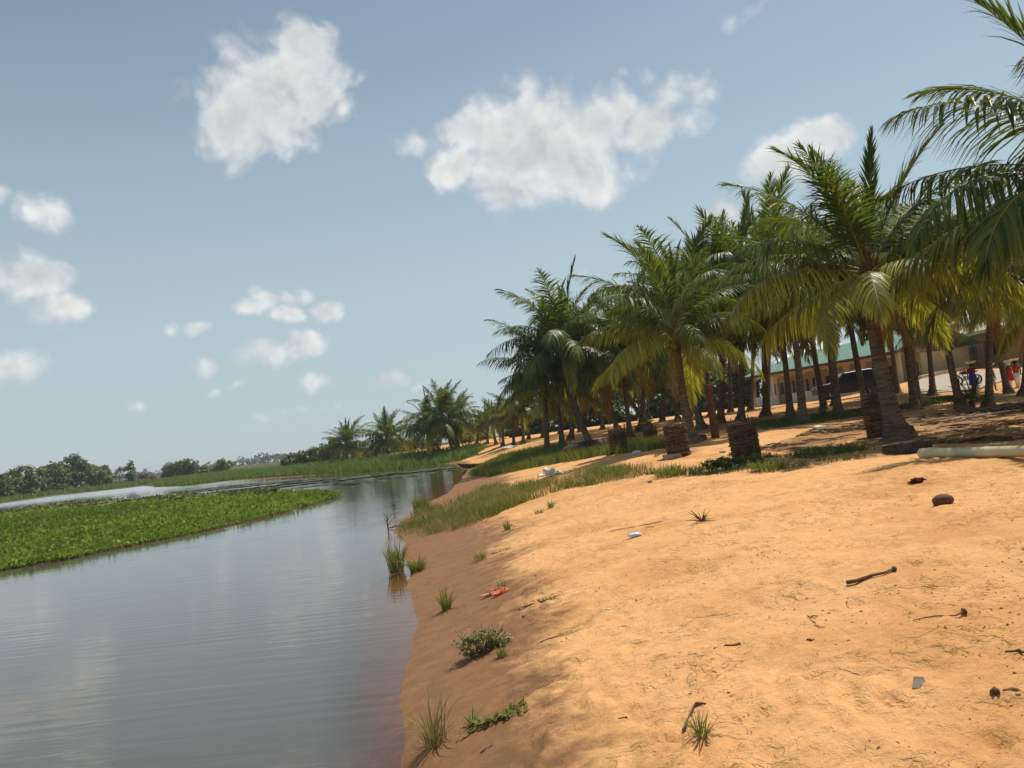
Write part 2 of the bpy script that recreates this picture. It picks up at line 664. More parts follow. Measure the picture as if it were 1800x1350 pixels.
def sandmat():
    t = NT('sand')
    pos = t.n('NewGeometry').outputs['Position']
    wet, green, litter_shade = t.attr('wet'), t.attr('green'), t.attr('litter')
    st = t.n('Mapping')
    st.inputs['Scale'].default_value = (1, 1.2, 1)
    t.L.new(pos, st.inputs['Vector'])
    P = st.outputs[0]
    nbig = t.noise(P, .55, 4, .6)
    nmid = t.noise(P, 5, 5, .65, .3)
    nfin = t.noise(P, 30, 5, .75)
    grit = t.noise(P, 95, 4, .75)
    ter1 = t.ramp(t.noise(P, 3.1, 4, .62, .4), .47, .53)
    ter2 = t.ramp(t.noise(P, 9.0, 4, .65, .6), .55, .60)
    clus = t.ramp(t.noise(P, 1.7, 3, .6), .42, .66)
    dry = t.mix(t.ramp(nmid, .3, .7), (.70, .39, .172), (.64, .345, .145))
    dry = t.mix(t.math('MULTIPLY', t.ramp(nbig, .42, .70), .65), dry, (.47, .225, .078))
    nst = t.noise(P, 13, 6, .72, .8)
    dry = t.mix(t.math('MULTIPLY', t.ramp(nst, .56, .70), .5), dry, (.37, .17, .058))
    dry = t.mix(t.math('MULTIPLY', t.ramp(nfin, .54, .68), t.math('ADD', t.math('MULTIPLY', clus, .6), .18)), dry, (.34, .155, .055))
    dry = t.mix(t.math('MULTIPLY', t.ramp(grit, .58, .70), .5), dry, (.30, .135, .05))
    wetc = t.mix(t.ramp(nmid, .3, .7), (.24, .124, .058), (.185, .092, .043))
    wetc = t.mix(t.math('MULTIPLY', t.ramp(grit, .60, .70), .55), wetc, (.36, .21, .11))
    wetc = t.mix(t.math('MULTIPLY', t.ramp(nfin, .56, .68), .5), wetc, (.12, .055, .022))
    wf = t.math('ADD', wet, t.math('MULTIPLY', t.math('SUBTRACT', nmid, .5), .7))
    wf = t.math('ADD', wf, t.math('MULTIPLY', t.math('SUBTRACT', nbig, .5), .9))
    wr = t.ramp(wf, .28, .78)
    c = t.mix(wr, dry, wetc)
    soil = t.mix(t.ramp(nfin, .3, .7), (.085, .075, .02), (.05, .06, .014))
    gf = t.ramp(t.math('ADD', green, t.math('MULTIPLY', t.math('SUBTRACT', nmid, .5), .9)), .35, .65)
    c = t.mix(gf, c, soil)
    lit = t.mix(t.ramp(nfin, .35, .65), (.17, .085, .035), (.10, .06, .03))  # leaf-fall brown, also used as painted shade on the grove floor
    lf = t.ramp(t.math('ADD', litter_shade, t.math('MULTIPLY', t.math('SUBTRACT', nmid, .5), 1.1)), .4, .7)
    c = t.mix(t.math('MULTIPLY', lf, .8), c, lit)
    h = t.math('ADD', t.math('MULTIPLY', nmid, .8), t.math('ADD', t.math('MULTIPLY', nst, .7), t.math('MULTIPLY', nfin, .35)))
    h = t.math('ADD', h, t.math('MULTIPLY', t.math('ADD', t.math('MULTIPLY', ter1, .75), t.math('MULTIPLY', ter2, .55)), t.math('ADD', t.math('MULTIPLY', clus, .8), .2)))
    bs = t.n('Bump')
    t.L.new(h, bs.inputs['Height'])
    t.L.new(t.ramp(wet, .2, 1.0, .85, .25), bs.inputs['Strength'])
    bs.inputs['Distance'].default_value = .028
    nm = t.bump(grit, .35, .004, bs.outputs[0])
    rough = t.ramp(wr, 0, 1, .95, .75)
    return t.done(t.bsdf(c, rough, .12, 0, nm))


def watermat():
    t = NT('lagoon_water')
    pos = t.n('NewGeometry').outputs['Position']
    depth = t.attr('depth')
    def stretched(sx, sy, scale, det, rz=0.0, dist=.4):
        m = t.n('Mapping')
        m.inputs['Scale'].default_value = (sx, sy, 1)
        m.inputs['Rotation'].default_value = (0, 0, rz)
        t.L.new(pos, m.inputs['Vector'])
        return t.noise(m.outputs[0], scale, det, .5, dist)
    a = stretched(.22, 1.9, 3.2, 3, R(4), .5)
    b = stretched(.5, 1.5, 1.1, 2, R(-8), .3)
    big = stretched(.05, .12, 1.0, 3, R(10), .5)
    # short wind ripples in some patches of the near water, calm elsewhere
    w = t.n('TexWave', wave_type='BANDS', bands_direction='Y', wave_profile='SIN')
    w.inputs['Scale'].default_value = 1.35
    w.inputs['Distortion'].default_value = 5.0
    w.inputs['Detail'].default_value = 2.0
    w.inputs['Detail Scale'].default_value = .5
    m = t.n('Mapping')
    m.inputs['Rotation'].default_value = (0, 0, R(6))
    m.inputs['Scale'].default_value = (.25, 1, 1)
    t.L.new(pos, m.inputs['Vector'])
    t.L.new(m.outputs[0], w.inputs['Vector'])
    patch = t.ramp(big, .38, .62, .15, 1.0)
    h = t.math('ADD', t.math('MULTIPLY', a, .5), t.math('MULTIPLY', b, .45))
    h = t.math('ADD', h, t.math('MULTIPLY', t.math('MULTIPLY', w.outputs['Fac'], patch), .17))
    nm = t.bump(h, .20, .035)
    murk = t.n('BsdfDiffuse')
    murk.inputs['Color'].default_value = (.080, .074, .064, 1)
    tr = t.n('BsdfTransparent')
    tr.inputs['Color'].default_value = (.80, .70, .56, 1)
    cl = t.n('MixShader')
    k = t.ramp(depth, 0.0, .45)
    t.L.new(k, cl.inputs[0])
    t.L.new(tr.outputs[0], cl.inputs[1])
    t.L.new(murk.outputs[0], cl.inputs[2])
    gl = t.n('BsdfGlossy')
    t.L.new(t.math('ADD', t.attr('ruffle'), .03), gl.inputs['Roughness'])
    gl.inputs['Color'].default_value = (1, 1, 1, 1)
    t.L.new(nm, gl.inputs['Normal'])
    fr = t.n('Fresnel')
    fr.inputs['IOR'].default_value = 1.42
    t.L.new(nm, fr.inputs['Normal'])
    ms = t.n('MixShader')
    t.L.new(fr.outputs[0], ms.inputs[0])
    t.L.new(cl.outputs[0], ms.inputs[1])
    t.L.new(gl.outputs[0], ms.inputs[2])
    return t.done(ms.outputs[0])


def barkmat():
    t = NT('palm_trunk_bark')
    tc = t.n('TexCoord').outputs['Object']
    m = t.n('Mapping')
    m.inputs['Scale'].default_value = (1, 1, 9)
    t.L.new(tc, m.inputs['Vector'])
    n1 = t.noise(m.outputs[0], 2.2, 4, .65)
    n2 = t.noise(tc, 18, 5, .7)
    c = t.mix(t.ramp(n1, .35, .65), (.21, .145, .085), (.11, .072, .045))
    c = t.mix(t.math('MULTIPLY', t.ramp(n2, .5, .7), .6), c, (.29, .22, .15))
    h = t.math('ADD', n1, t.math('MULTIPLY', n2, .5))
    return t.done(t.bsdf(c, .9, .15, 0, t.bump(h, .7, .02)))


M = {}
M['sand'] = sandmat()
M['water'] = watermat()
M['frond'] = frondmat()
M['bark'] = barkmat()
M['rachis'] = pmat('palm_rachis', (.27, .22, .05), (.17, .15, .035), 6, .5, .3, 0)
M['sheath'] = pmat('palm_sheath', (.23, .12, .045), (.09, .048, .02), 14, .9, .1, .8, .03)
M['nut'] = pmat('green_coconut', (.34, .19, .03), (.19, .14, .03), 5, .4, .4, .1)
M['wicker'] = pmat('wicker', (.20, .125, .08), (.05, .03, .02), 1.6, .85, .15, .4, .01, stretch=(1, 1, 16))
M['grass'] = leafmat('grass_blade', (.085, .125, .018), (.22, .235, .042), .3, .5, .25)
M['grass_dry'] = leafmat('dry_grass_blade', (.16, .15, .04), (.34, .27, .10), .25, .6, .2)
M['reed'] = leafmat('reed_blade', (.085, .155, .026), (.18, .25, .05), .25, .55, .2)
M['hyacinth'] = leafmat('hyacinth_leaf', (.075, .145, .018), (.25, .33, .048), .3, .55, .1)
M['hyroot'] = pmat('hyacinth_root_mat', (.075, .05, .022), (.04, .03, .014), 6, .9, .1, .5, .03)
M['pad'] = leafmat('lily_pad_leaf', (.09, .12, .03), (.20, .20, .06), .1, .6, .1)
M['shrubleaf'] = leafmat('shrub_leaf', (.055, .092, .026), (.14, .18, .05), .22, .5, .25)
M['bushleaf'] = leafmat('bush_leaf', (.08, .125, .03), (.19, .23, .065), .22, .5, .25)
M['farleaf'] = leafmat('far_leaf', (.030, .055, .022), (.055, .08, .03), .15, .7, .1)
M['wood'] = pmat('branch_bark', (.13, .095, .065), (.07, .05, .035), 10, .9, .1, .5)
M['deadwood'] = pmat('dead_branch_bark', (.30, .20, .16), (.20, .13, .11), 10, .9, .1, .3)
M['stick'] = pmat('dry_stick', (.19, .10, .05), (.08, .042, .024), 18, .85, .15, .5, .006)
M['debris'] = leafmat('dry_leaf_litter', (.11, .062, .032), (.34, .22, .12), .05, .8, .15)
M['white_petal'] = pmat('white_petal', (.62, .58, .42), (.5, .46, .32), 5, .6, .2, 0)

# ------------------------------------------------------------------ terrain sheet
def poly_mask(x, y, poly):
    ins = np.zeros(np.shape(x), bool)
    n = len(poly)
    for i in range(n):
        x1, y1 = poly[i]
        x2, y2 = poly[(i + 1) % n]
        c = (y1 > y) != (y2 > y)
        with np.errstate(divide='ignore', invalid='ignore'):
            t = (x2 - x1) * (y - y1) / (y2 - y1 + 1e-12) + x1
        ins ^= c & (x < t)
    return ins


def wpoly(pts):
    return [(p.x, p.y) for p in (G(a, b) for a, b in pts)]


def sample_poly(poly, n, seed=0, accept=None):
    r = np.random.default_rng(seed)
    P = np.array(poly)
    lo, hi = P.min(0), P.max(0)
    out = np.zeros((0, 2))
    for _ in range(60):
        q = lo + r.random((n * 2, 2)) * (hi - lo)
        k = poly_mask(q[:, 0], q[:, 1], poly)
        if accept is not None:
            k &= accept(q[:, 0], q[:, 1]) > r.random(len(q))
        out = np.vstack([out, q[k]])
        if len(out) >= n:
            break
    return out[:n]


# grassy places, as outlines on the ground
POLY_NEAR_GRASS = wpoly([(700, 938), (735, 905), (800, 880), (850, 862), (905, 852), (990, 842), (1050, 832), (1110, 826), (1180, 824), (1110, 843), (1040, 853), (985, 862), (930, 880), (880, 902), (820, 928), (760, 940)])
POLY_BANK_GRASS = wpoly([(826, 836), (850, 822), (880, 806), (930, 795), (1000, 787), (1085, 786), (1160, 778), (1170, 788), (1090, 799), (1030, 807), (960, 818), (900, 830), (860, 838)])
POLY_HOLLOW = wpoly([(1120, 832), (1200, 822), (1270, 806), (1340, 800), (1420, 790), (1500, 786), (1540, 800), (1470, 812), (1380, 826), (1280, 832), (1180, 838)])
POLY_GROVE = wpoly([(1330, 745), (1450, 728), (1540, 716), (1640, 702), (1700, 694), (1700, 702), (1640, 712), (1540, 728), (1450, 742), (1340, 756)])
POLY_LITTER = wpoly([(1330, 790), (1420, 760), (1500, 745), (1640, 730), (1800, 705), (1960, 690), (1960, 760), (1800, 775), (1690, 780), (1600, 775), (1500, 790), (1400, 800)])
_hz = lambda px: 765 - (px - 900) * math.tan(ROLL)
POLY_REEDS = [(p.x, p.y) for p in [onplane(a, b, 0) for a, b in [(276, 856), (330, 854), (400, 845), (480, 840), (560, 835), (680, 827), (760, 818), (806, 813)]]] + [(at(830, _hz(830), 79).x, 79), (at(852, _hz(852), 86).x, 86), (at(826, _hz(826), 92).x, 92), (at(790, _hz(790), 90).x, 90), (at(730, _hz(730), 96).x, 96), (at(640, _hz(640), 108).x, 108), (at(560, _hz(560), 128).x, 128), (at(480, _hz(480), 165).x, 165), (at(380, _hz(380), 230).x, 230), (at(270, _hz(270), 230).x, 230)]
POLY_FARBANK = [(p.x, p.y) for p in [onplane(a, b, 0) for a, b in [(-330, 945), (-120, 905), (0, 884), (90, 871), (180, 862), (262, 852)]]] + [(at(266, _hz(266), 260).x, 260), (at(0, _hz(0), 260).x, 260), (at(-300, _hz(-300), 240).x, 240)]


def build_terrain():
    xs = [-2.0]
    while xs[-1] < 8:
        xs.append(xs[-1] + .034)
    st = .034
    while xs[-1] < 1600:
        st *= 1.055
        xs.append(xs[-1] + st)
    left, st, x = [], .034, -2.0
    while x > -1700:
        st *= 1.055
        x -= st
        left.append(x)
    xs = np.array(left[::-1] + xs)
    ys = list(np.arange(-8, 2.2, .3)) + [2.2]
    while ys[-1] < 60:
        ys.append(ys[-1] + max(.024, .0095 * ys[-1]))
    while ys[-1] < 2600:
        ys.append(ys[-1] * 1.03)
    ys = np.array(ys)
    X, Y = np.meshgrid(xs, ys)
    HB = Hbase(X, Y)
    Z = HB + micro(X, Y, HB)
    # foot marks and scuffs in the dry sand
    r = np.random.default_rng(21)
    for _ in range(1300):
        y = 2.5 + 15 * r.random() ** 1.3
        x = (-.12 + .95 * r.random()) * y
        hb = float(Hbase(np.array([x]), np.array([y]))[0])
        if hb < .24:
            continue
        a = r.uniform(0, math.pi)
        la, lb, dep = r.uniform(.07, .17), r.uniform(.035, .07), r.uniform(.008, .026)
        i0, i1 = np.searchsorted(ys, [y - .5, y + .5])
        j0, j1 = np.searchsorted(xs, [x - .5, x + .5])
        if i1 <= i0 or j1 <= j0:
            continue
        dx, dy = X[i0:i1, j0:j1] - x, Y[i0:i1, j0:j1] - y
        u = (dx * math.cos(a) + dy * math.sin(a)) / la
        v = (-dx * math.sin(a) + dy * math.cos(a)) / lb
        q = u * u + v * v
        Z[i0:i1, j0:j1] += dep * (-np.exp(-q * 1.2) + .55 * np.exp(-(np.sqrt(q) - 1.35) ** 2 * 5))
    wet = np.clip(1 - (HB - .18) / .36, 0, 1)
    far = np.hypot(X, Y)
    wet = np.where(far > 60, np.clip(1 - (HB - .02) / .25, 0, 1), wet)
    green = np.zeros_like(X)
    for pl in (POLY_NEAR_GRASS, POLY_BANK_GRASS, POLY_HOLLOW, POLY_GROVE, POLY_REEDS, POLY_FARBANK):
        green = np.maximum(green, poly_mask(X, Y, pl) * (.40 if pl in (POLY_NEAR_GRASS, POLY_HOLLOW) else .62))
    az = np.degrees(np.arctan2(X, np.maximum(Y, .01)))
    green = np.maximum(green, np.clip((far - 150) / 40, 0, 1) * (az < 0))
    green = np.maximum(green, np.clip((far - 130) / 40, 0, 1))
    # leaf fall, plus the palm grove's shade painted into the ground tone
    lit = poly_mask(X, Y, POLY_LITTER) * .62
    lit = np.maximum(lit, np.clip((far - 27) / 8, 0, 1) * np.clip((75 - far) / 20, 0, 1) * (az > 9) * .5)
    ny, nx = X.shape
    V = np.stack([X, Y, Z], -1).reshape(-1, 3)
    idx = np.arange(ny * nx).reshape(ny, nx)
    Q = np.stack([idx[:-1, :-1], idx[:-1, 1:], idx[1:, 1:], idx[1:, :-1]], -1).reshape(-1, 4)
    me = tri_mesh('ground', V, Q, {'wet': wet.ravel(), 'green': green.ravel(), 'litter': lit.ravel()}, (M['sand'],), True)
    o = link('ground', me)
    tag(o, 'orange sand sloping to the dark water with footprints', None, None, 'structure')


def build_water():
    xs = np.concatenate([-np.geomspace(1700, 6, 90), np.linspace(-5.8, 4, 110), np.geomspace(4.5, 260, 40)])
    ys = np.concatenate([np.arange(-10, 2, .5), np.geomspace(2.2, 420, 260)])
    X, Y = np.meshgrid(xs, ys)
    dep = np.clip(-Hbase(X, Y), 0, 3)
    ny, nx = X.shape
    V = np.stack([X, Y, np.zeros_like(X)], -1).reshape(-1, 3)
    idx = np.arange(ny * nx).reshape(ny, nx)
    Q = np.stack([idx[:-1, :-1], idx[:-1, 1:], idx[1:, 1:], idx[1:, :-1]], -1).reshape(-1, 4)
    o = link('water', tri_mesh('water', V, Q, {'depth': dep.ravel(), 'ruffle': (.22 * np.clip((Y - 85) / 40, 0, 1) * np.clip((-X - 14) / 20, 0, 1)).ravel()}, (M['water'],), True))
    tag(o, 'calm grey lagoon water mirroring the sky', None, None, 'structure')


build_terrain()
build_water()


# ------------------------------------------------------------------ vegetation meshes
def blades_arrays(base, h, az, lean, width, r, curl=.5):
    """base (n,3); a blade of grass each: five points, three triangles"""
    n = len(base)
    d = np.stack([np.cos(az), np.sin(az), np.zeros(n)], -1)
    th = r.uniform(0, 2 * np.pi, n)
    w = np.stack([np.cos(th), np.sin(th), np.zeros(n)], -1) * (width / 2)[:, None]
    up = np.array([0, 0, 1.0])
    mid = base + d * (h * lean * .35)[:, None] + up * (h * .58)[:, None]
    tip = base + d * (h * lean)[:, None] + up * (h * (1 - curl * lean * .5))[:, None]
    V = np.stack([base - w, base + w, mid - w * .8, mid + w * .8, tip], 1).reshape(-1, 3)
    b = (np.arange(n) * 5)[:, None]
    T = np.concatenate([b + np.array([0, 1, 3]), b + np.array([0, 3, 2]), b + np.array([2, 3, 4])], 0)
    v = np.repeat(r.random(n), 5)
    v[4::5] = np.minimum(1, v[4::5] + .25)
    return V, T, v


def grass_patch(name, pts, h0, h1, width, lean, seed, mat, label, cat, kind='stuff', per=6, spread=.06, z=None):
    r = np.random.default_rng(seed)
    P = np.repeat(pts, per, 0) + r.normal(0, spread, (len(pts) * per, 2))
    zz = Hn(P[:, 0], P[:, 1]) if z is None else np.full(len(P), z)
    tall = np.repeat(r.uniform(.6, 1, len(pts)), per)
    h = r.uniform(h0, h1, len(P)) * tall
    V, T, v = blades_arrays(np.column_stack([P, np.maximum(zz, -.05) - .01]), h, r.uniform(0, 2 * np.pi, len(P)), r.uniform(.05, lean, len(P)), np.full(len(P), width) * r.uniform(.6, 1.2, len(P)), r)
    o = link(name, tri_mesh(name, V, T, {'v': v}, (mat,)))
    return tag(o, label, cat, None, kind)


def tuft(name, loc, n, h0, h1, width, lean, seed, mat, label, cat='grass tuft', group=None, radius=.05):
    r = np.random.default_rng(seed)
    a = r.uniform(0, 2 * np.pi, n)
    rad = radius * np.sqrt(r.random(n))
    base = np.column_stack([rad * np.cos(a), rad * np.sin(a), np.full(n, -.02)])
    az = a + r.normal(0, .5, n)
    # three-part blades, so that near tufts bend smoothly
    h = r.uniform(h0, h1, n)
    ln = r.uniform(.05, lean, n)
    d = np.stack([np.cos(az), np.sin(az), np.zeros(n)], -1)
    th = az + np.pi / 2 + r.normal(0, .5, n)
    w = np.stack([np.cos(th), np.sin(th), np.zeros(n)], -1) * (width / 2 * r.uniform(.6, 1.2, n))[:, None]
    rows = []
    for f, k in ((0, .7), (.35, 1), (.7, .75), (1, .08)):
        c = base + d * (h * ln * f ** 1.8)[:, None] + np.array([0, 0, 1.0]) * (h * (f - .38 * ln * f ** 2.6))[:, None]
        rows += [c - w * k, c + w * k]
    V = np.stack(rows, 1).reshape(-1, 3)
    b = (np.arange(n) * 8)[:, None]
    T = np.concatenate([b + np.array(q) for q in ([0, 1, 3], [0, 3, 2], [2, 3, 5], [2, 5, 4], [4, 5, 7], [4, 7, 6])], 0)
    v = np.repeat(r.random(n), 8)
    o = link(name, tri_mesh(name, V, T, {'v': v}, (mat,)))
    o.location = loc
    return tag(o, label, cat, group)


def rot_batch(az, tilt, roll):
    ca, sa, ct, st, cr, sr = np.cos(az), np.sin(az), np.cos(tilt), np.sin(tilt), np.cos(roll), np.sin(roll)
    Rz = np.zeros((len(az), 3, 3)); Rz[:, 0, 0] = ca; Rz[:, 0, 1] = -sa; Rz[:, 1, 0] = sa; Rz[:, 1, 1] = ca; Rz[:, 2, 2] = 1
    Ry = np.zeros_like(Rz); Ry[:, 0, 0] = ct; Ry[:, 0, 2] = st; Ry[:, 1, 1] = 1; Ry[:, 2, 0] = -st; Ry[:, 2, 2] = ct
    Rx = np.zeros_like(Rz); Rx[:, 0, 0] = 1; Rx[:, 1, 1] = cr; Rx[:, 1, 2] = -sr; Rx[:, 2, 1] = sr; Rx[:, 2, 2] = cr
    return Rz @ Ry @ Rx


def scatter(TV, TT, pos, rot, scale):
    n = len(pos)
    V = np.einsum('nij,kj->nki', rot, TV) * np.asarray(scale).reshape(n, 1, -1) + pos[:, None, :]
    T = (np.arange(n) * len(TV))[:, None, None] + TT[None]
    return V.reshape(-1, 3), T.reshape(-1, TT.shape[1])


LEAF_V = np.array([[0, 0, 0], [.35, .27, .05], [.35, -.27, .05], [.75, .2, .02], [.75, -.2, .02], [1.05, 0, -.1]], float)
LEAF_T = np.array([[0, 2, 1], [1, 2, 4], [1, 4, 3], [3, 4, 5]])


def leaf_cloud(lobes, n, leaf, seed, lumps=26):
    """leaves on small clumps spread through ellipsoid lobes: (centre, radii)"""
    r = np.random.default_rng(seed)
    vol = np.array([a[1][0] * a[1][1] * a[1][2] for a in lobes]) ** (2 / 3)
    pick = r.choice(len(lobes), lumps * len(lobes), p=vol / vol.sum())
    d = r.normal(size=(len(pick), 3))
    d /= np.linalg.norm(d, axis=1)[:, None]
    rad = r.random(len(pick)) ** .4
    C = np.array([a[0] for a in lobes])[pick] + d * rad[:, None] * np.array([a[1] for a in lobes])[pick]
    cr = np.array([min(a[1]) for a in lobes])[pick] * r.uniform(.22, .45, len(pick))
    q = r.choice(len(C), n)
    e = r.normal(size=(n, 3))
    e /= np.linalg.norm(e, axis=1)[:, None]
    pos = C[q] + e * (cr[q] * r.random(n) ** .5)[:, None] * np.array([1, 1, .75])
    az = np.arctan2(e[:, 1], e[:, 0]) + r.normal(0, .7, n)
    tilt = r.normal(.25, .5, n)
    V, T = scatter(LEAF_V, LEAF_T, pos, rot_batch(az, tilt, r.normal(0, .6, n)), leaf * r.uniform(.6, 1.3, n))
    tone = np.clip(r.random(len(C))[q] * .7 + r.normal(.15, .2, n), 0, 1)
    return V, T, np.repeat(tone, len(LEAF_V))


def broad_tree(name, loc, lobes, n, leaf, seed, mat, label, cat='tree', group=None, trunk_r=.12):
    root = empty(name, loc)
    V, T, v = leaf_cloud(lobes, n, leaf, seed)
    link('crown', tri_mesh('crown', V, T, {'v': v}, (mat,)), root)
    mb = MB()
    rr = random.Random(seed)
    top = max(l[0][2] for l in lobes)
    mb.tube([(0, 0, -.2), (rr.uniform(-.1, .1), 0, top * .35), (rr.uniform(-.2, .2), .05, top * .7)], [trunk_r * 1.3, trunk_r, trunk_r * .6], 7)
    for c, q in lobes:
        m = Vector((c[0] * .4, c[1] * .4, c[2] * .6))
        mb.tube([(0, 0, c[2] * .2), m, c], [trunk_r * .6, trunk_r * .45, trunk_r * .2], 5)
        for _ in range(2):
            e = Vector(c) + Vector((rr.uniform(-1, 1) * q[0], rr.uniform(-1, 1) * q[1], rr.uniform(0, 1) * q[2])) * .8
            mb.tube([m, (Vector(m) + e) / 2 + Vector((0, 0, .1)), e], [trunk_r * .35, trunk_r * .2, trunk_r * .07], 4)
    mb.build('trunk', M['wood'], root, True)
    return tag(root, label, cat, group)


# ------------------------------------------------------------------ palms
def frond_arrays(L, e0, bend, nl, ll, lw, droop, seed, sway=0.0, power=1.5, vee=.16, ragged=.06, spread=1.0):
    r = np.random.default_rng(seed)
    ns = 15
    s = np.linspace(0, 1, ns)
    ang = e0 - bend * s ** power
    ds = L / (ns - 1)
    x = np.concatenate([[0], np.cumsum(np.cos(ang[:-1]) * ds)])
    z = np.concatenate([[0], np.cumsum(np.sin(ang[:-1]) * ds)])
    y = sway * L * s ** 2
    P = np.stack([x, y, z], -1)
    tang = np.gradient(P, axis=0)
    tang /= np.linalg.norm(tang, axis=1)[:, None]
    # rachis, four-sided
    side0 = np.array([0, 1.0, 0])
    V, T, v, tip, mi = [], [], [], [], []
    rad = np.interp(s, [0, .06, .2, 1], [.055, .035, .024, .005]) * (L / 4)
    for i in range(ns):
        nrm = np.cross(side0, tang[i]); nrm = -nrm
        for cx, cz in ((1, 0), (0, 1), (-1, 0), (0, -1)):
            V.append(P[i] + side0 * cx * rad[i] * 1.15 + nrm * cz * rad[i] * .8)
    for i in range(ns - 1):
        for k in range(4):
            a, b = i * 4 + k, i * 4 + (k + 1) % 4
            T.append((a, b, b + 4)); T.append((a, b + 4, a + 4))
    nr = len(T)
    v = [0.5] * len(V)
    tip = [0.3] * len(V)
    V = np.array(V); T = np.array(T)
    # leaflets
    sl = np.linspace(.13, .995, nl)
    sl = np.concatenate([sl, sl + .4 / nl])
    sl = np.minimum(sl, .998)
    sd = np.concatenate([np.ones(nl), -np.ones(nl)])
    keep = r.random(2 * nl) > ragged
    sl, sd = sl[keep], sd[keep]
    n = len(sl)
    p = np.stack([np.interp(sl, s, P[:, k]) for k in range(3)], -1)
    t = np.stack([np.interp(sl, s, tang[:, k]) for k in range(3)], -1)
    t /= np.linalg.norm(t, axis=1)[:, None]
    b = np.cross(np.array([0, 0, 1.0]), t)
    bl = np.linalg.norm(b, axis=1)[:, None]
    b = np.where(bl > .15, b / np.maximum(bl, 1e-6), np.array([0, 1.0, 0]))
    nn = np.cross(t, b)
    A = np.interp(sl, [.1, .5, .85, 1], [1.25, .98, .66, .2]) * spread + r.normal(0, .09, n)
    d0 = t * np.cos(A)[:, None] + b * (np.sin(A) * sd)[:, None] + nn * (vee + r.normal(0, .09, n))[:, None]
    d0 /= np.linalg.norm(d0, axis=1)[:, None]
    prof = np.interp(sl, [.1, .2, .4, .7, .9, 1], [.45, .8, 1, .82, .5, .32]) * r.uniform(.86, 1.08, n)
    ln = ll * prof
    dr = droop * r.uniform(.6, 1.35, n)
    g = np.array([0, 0, -1.0])
    cur = p.copy()
    w0 = t - d0 * np.sum(t * d0, 1)[:, None]
    w0 /= np.maximum(np.linalg.norm(w0, axis=1)[:, None], 1e-6)
    fr = [0, .3, .65, 1.0]
    wd = [.55, 1.0, .72, .06]
    rows, tt = [], []
    d = d0
    for k in range(4):
        if k:
            d = d0 + g * (dr * fr[k] ** 1.2)[:, None]
            d /= np.linalg.norm(d, axis=1)[:, None]
            cur = cur + d * (ln * (fr[k] - fr[k - 1]))[:, None]
        ww = w0 * (lw * wd[k] * .5 * (.6 + .4 * prof))[:, None]
        rows += [cur - ww, cur + ww]
        tt += [fr[k], fr[k]]
    LV = np.stack(rows, 1).reshape(-1, 3)
    o = len(V) + (np.arange(n) * 8)[:, None]
    LT = np.concatenate([o + np.array(q) for q in ([0, 1, 3], [0, 3, 2], [2, 3, 5], [2, 5, 4], [4, 5, 7], [4, 7, 6])], 0)
    lv = np.repeat(np.clip(r.normal(.5, .28, n), 0, 1), 8)
    VV = np.concatenate([V, LV])
    TT = np.concatenate([T, LT])
    return VV, TT, np.concatenate([v, lv]), np.concatenate([tip, np.tile(tt, n)]), nr


def frond_mesh(name, *a, **k):
    V, T, v, tip, nr = frond_arrays(*a, **k)
    me = tri_mesh(name, V, T, {'v': v, 'tip': tip}, (M['frond'], M['rachis']))
    mi = np.zeros(len(T), np.int32)
    mi[:nr] = 1
    me.polygons.foreach_set('material_index', mi)
    return me


CLASSES = [(84, 14), (70, 34), (54, 52), (38, 64), (20, 68), (2, 62), (-20, 50), (-48, 34)]


def frond_library(nl, lw, seed):
    lib = []
    for i, (e, b) in enumerate(CLASSES):
        row = []
        for k in range(3):
            dr = [.2, .45, .85, 1.5, 2.2, 2.6, 2.4, 1.6][i]
            row.append(frond_mesh('frond', 4.0, R(e), R(b + 12 * (k - 1)), nl, [.75, 1.05, 1.22, 1.3, 1.3, 1.22, 1.15, 1.0][i], lw, dr, seed + i * 7 + k, (-.10, .04, .13)[k], 1.4 + .2 * k, spread=[.34, .62, .86, 1, 1, 1, .95, .8][i], ragged=[.1, .1, .08, .06, .06, .08, .12, .3][i]))
        lib.append(row)
    return lib


LIB_NEAR = frond_library(92, .050, 100)
LIB_MID = frond_library(66, .066, 300)
LIB_FAR = frond_library(42, .105, 500)


def trunk_mesh(base, crown, r0, r1, bow, step, seed, sides=12):
    """ring-scarred trunk from the base to the crown, in the palm's own space"""
    rr = random.Random(seed)
    d = crown - base
    n = max(6, int(d.length / step))
    pts, rad = [], []
    for i in range(n + 1):
        s = i / n
        off = Vector((bow[0], bow[1], 0)) * math.sin(math.pi * s)
        p = Vector((d.x * s ** .85, d.y * s ** .85, d.z * s)) + off
        fl = 1 + 1.0 * math.exp(-s * d.length / .28)
        for q, k in ((-.5, 1.0), (.28, 1.055), (.45, .985)):
            dz = d.z / n * q
            pts.append(p + Vector((0, 0, dz)))
            rad.append((r0 + (r1 - r0) * s ** .6) * fl * k * (1 + .025 * rr.uniform(-1, 1)))
    pts[0].z = -.25
    return MB().tube(pts, rad, sides).mesh('trunk', M['bark'], True)


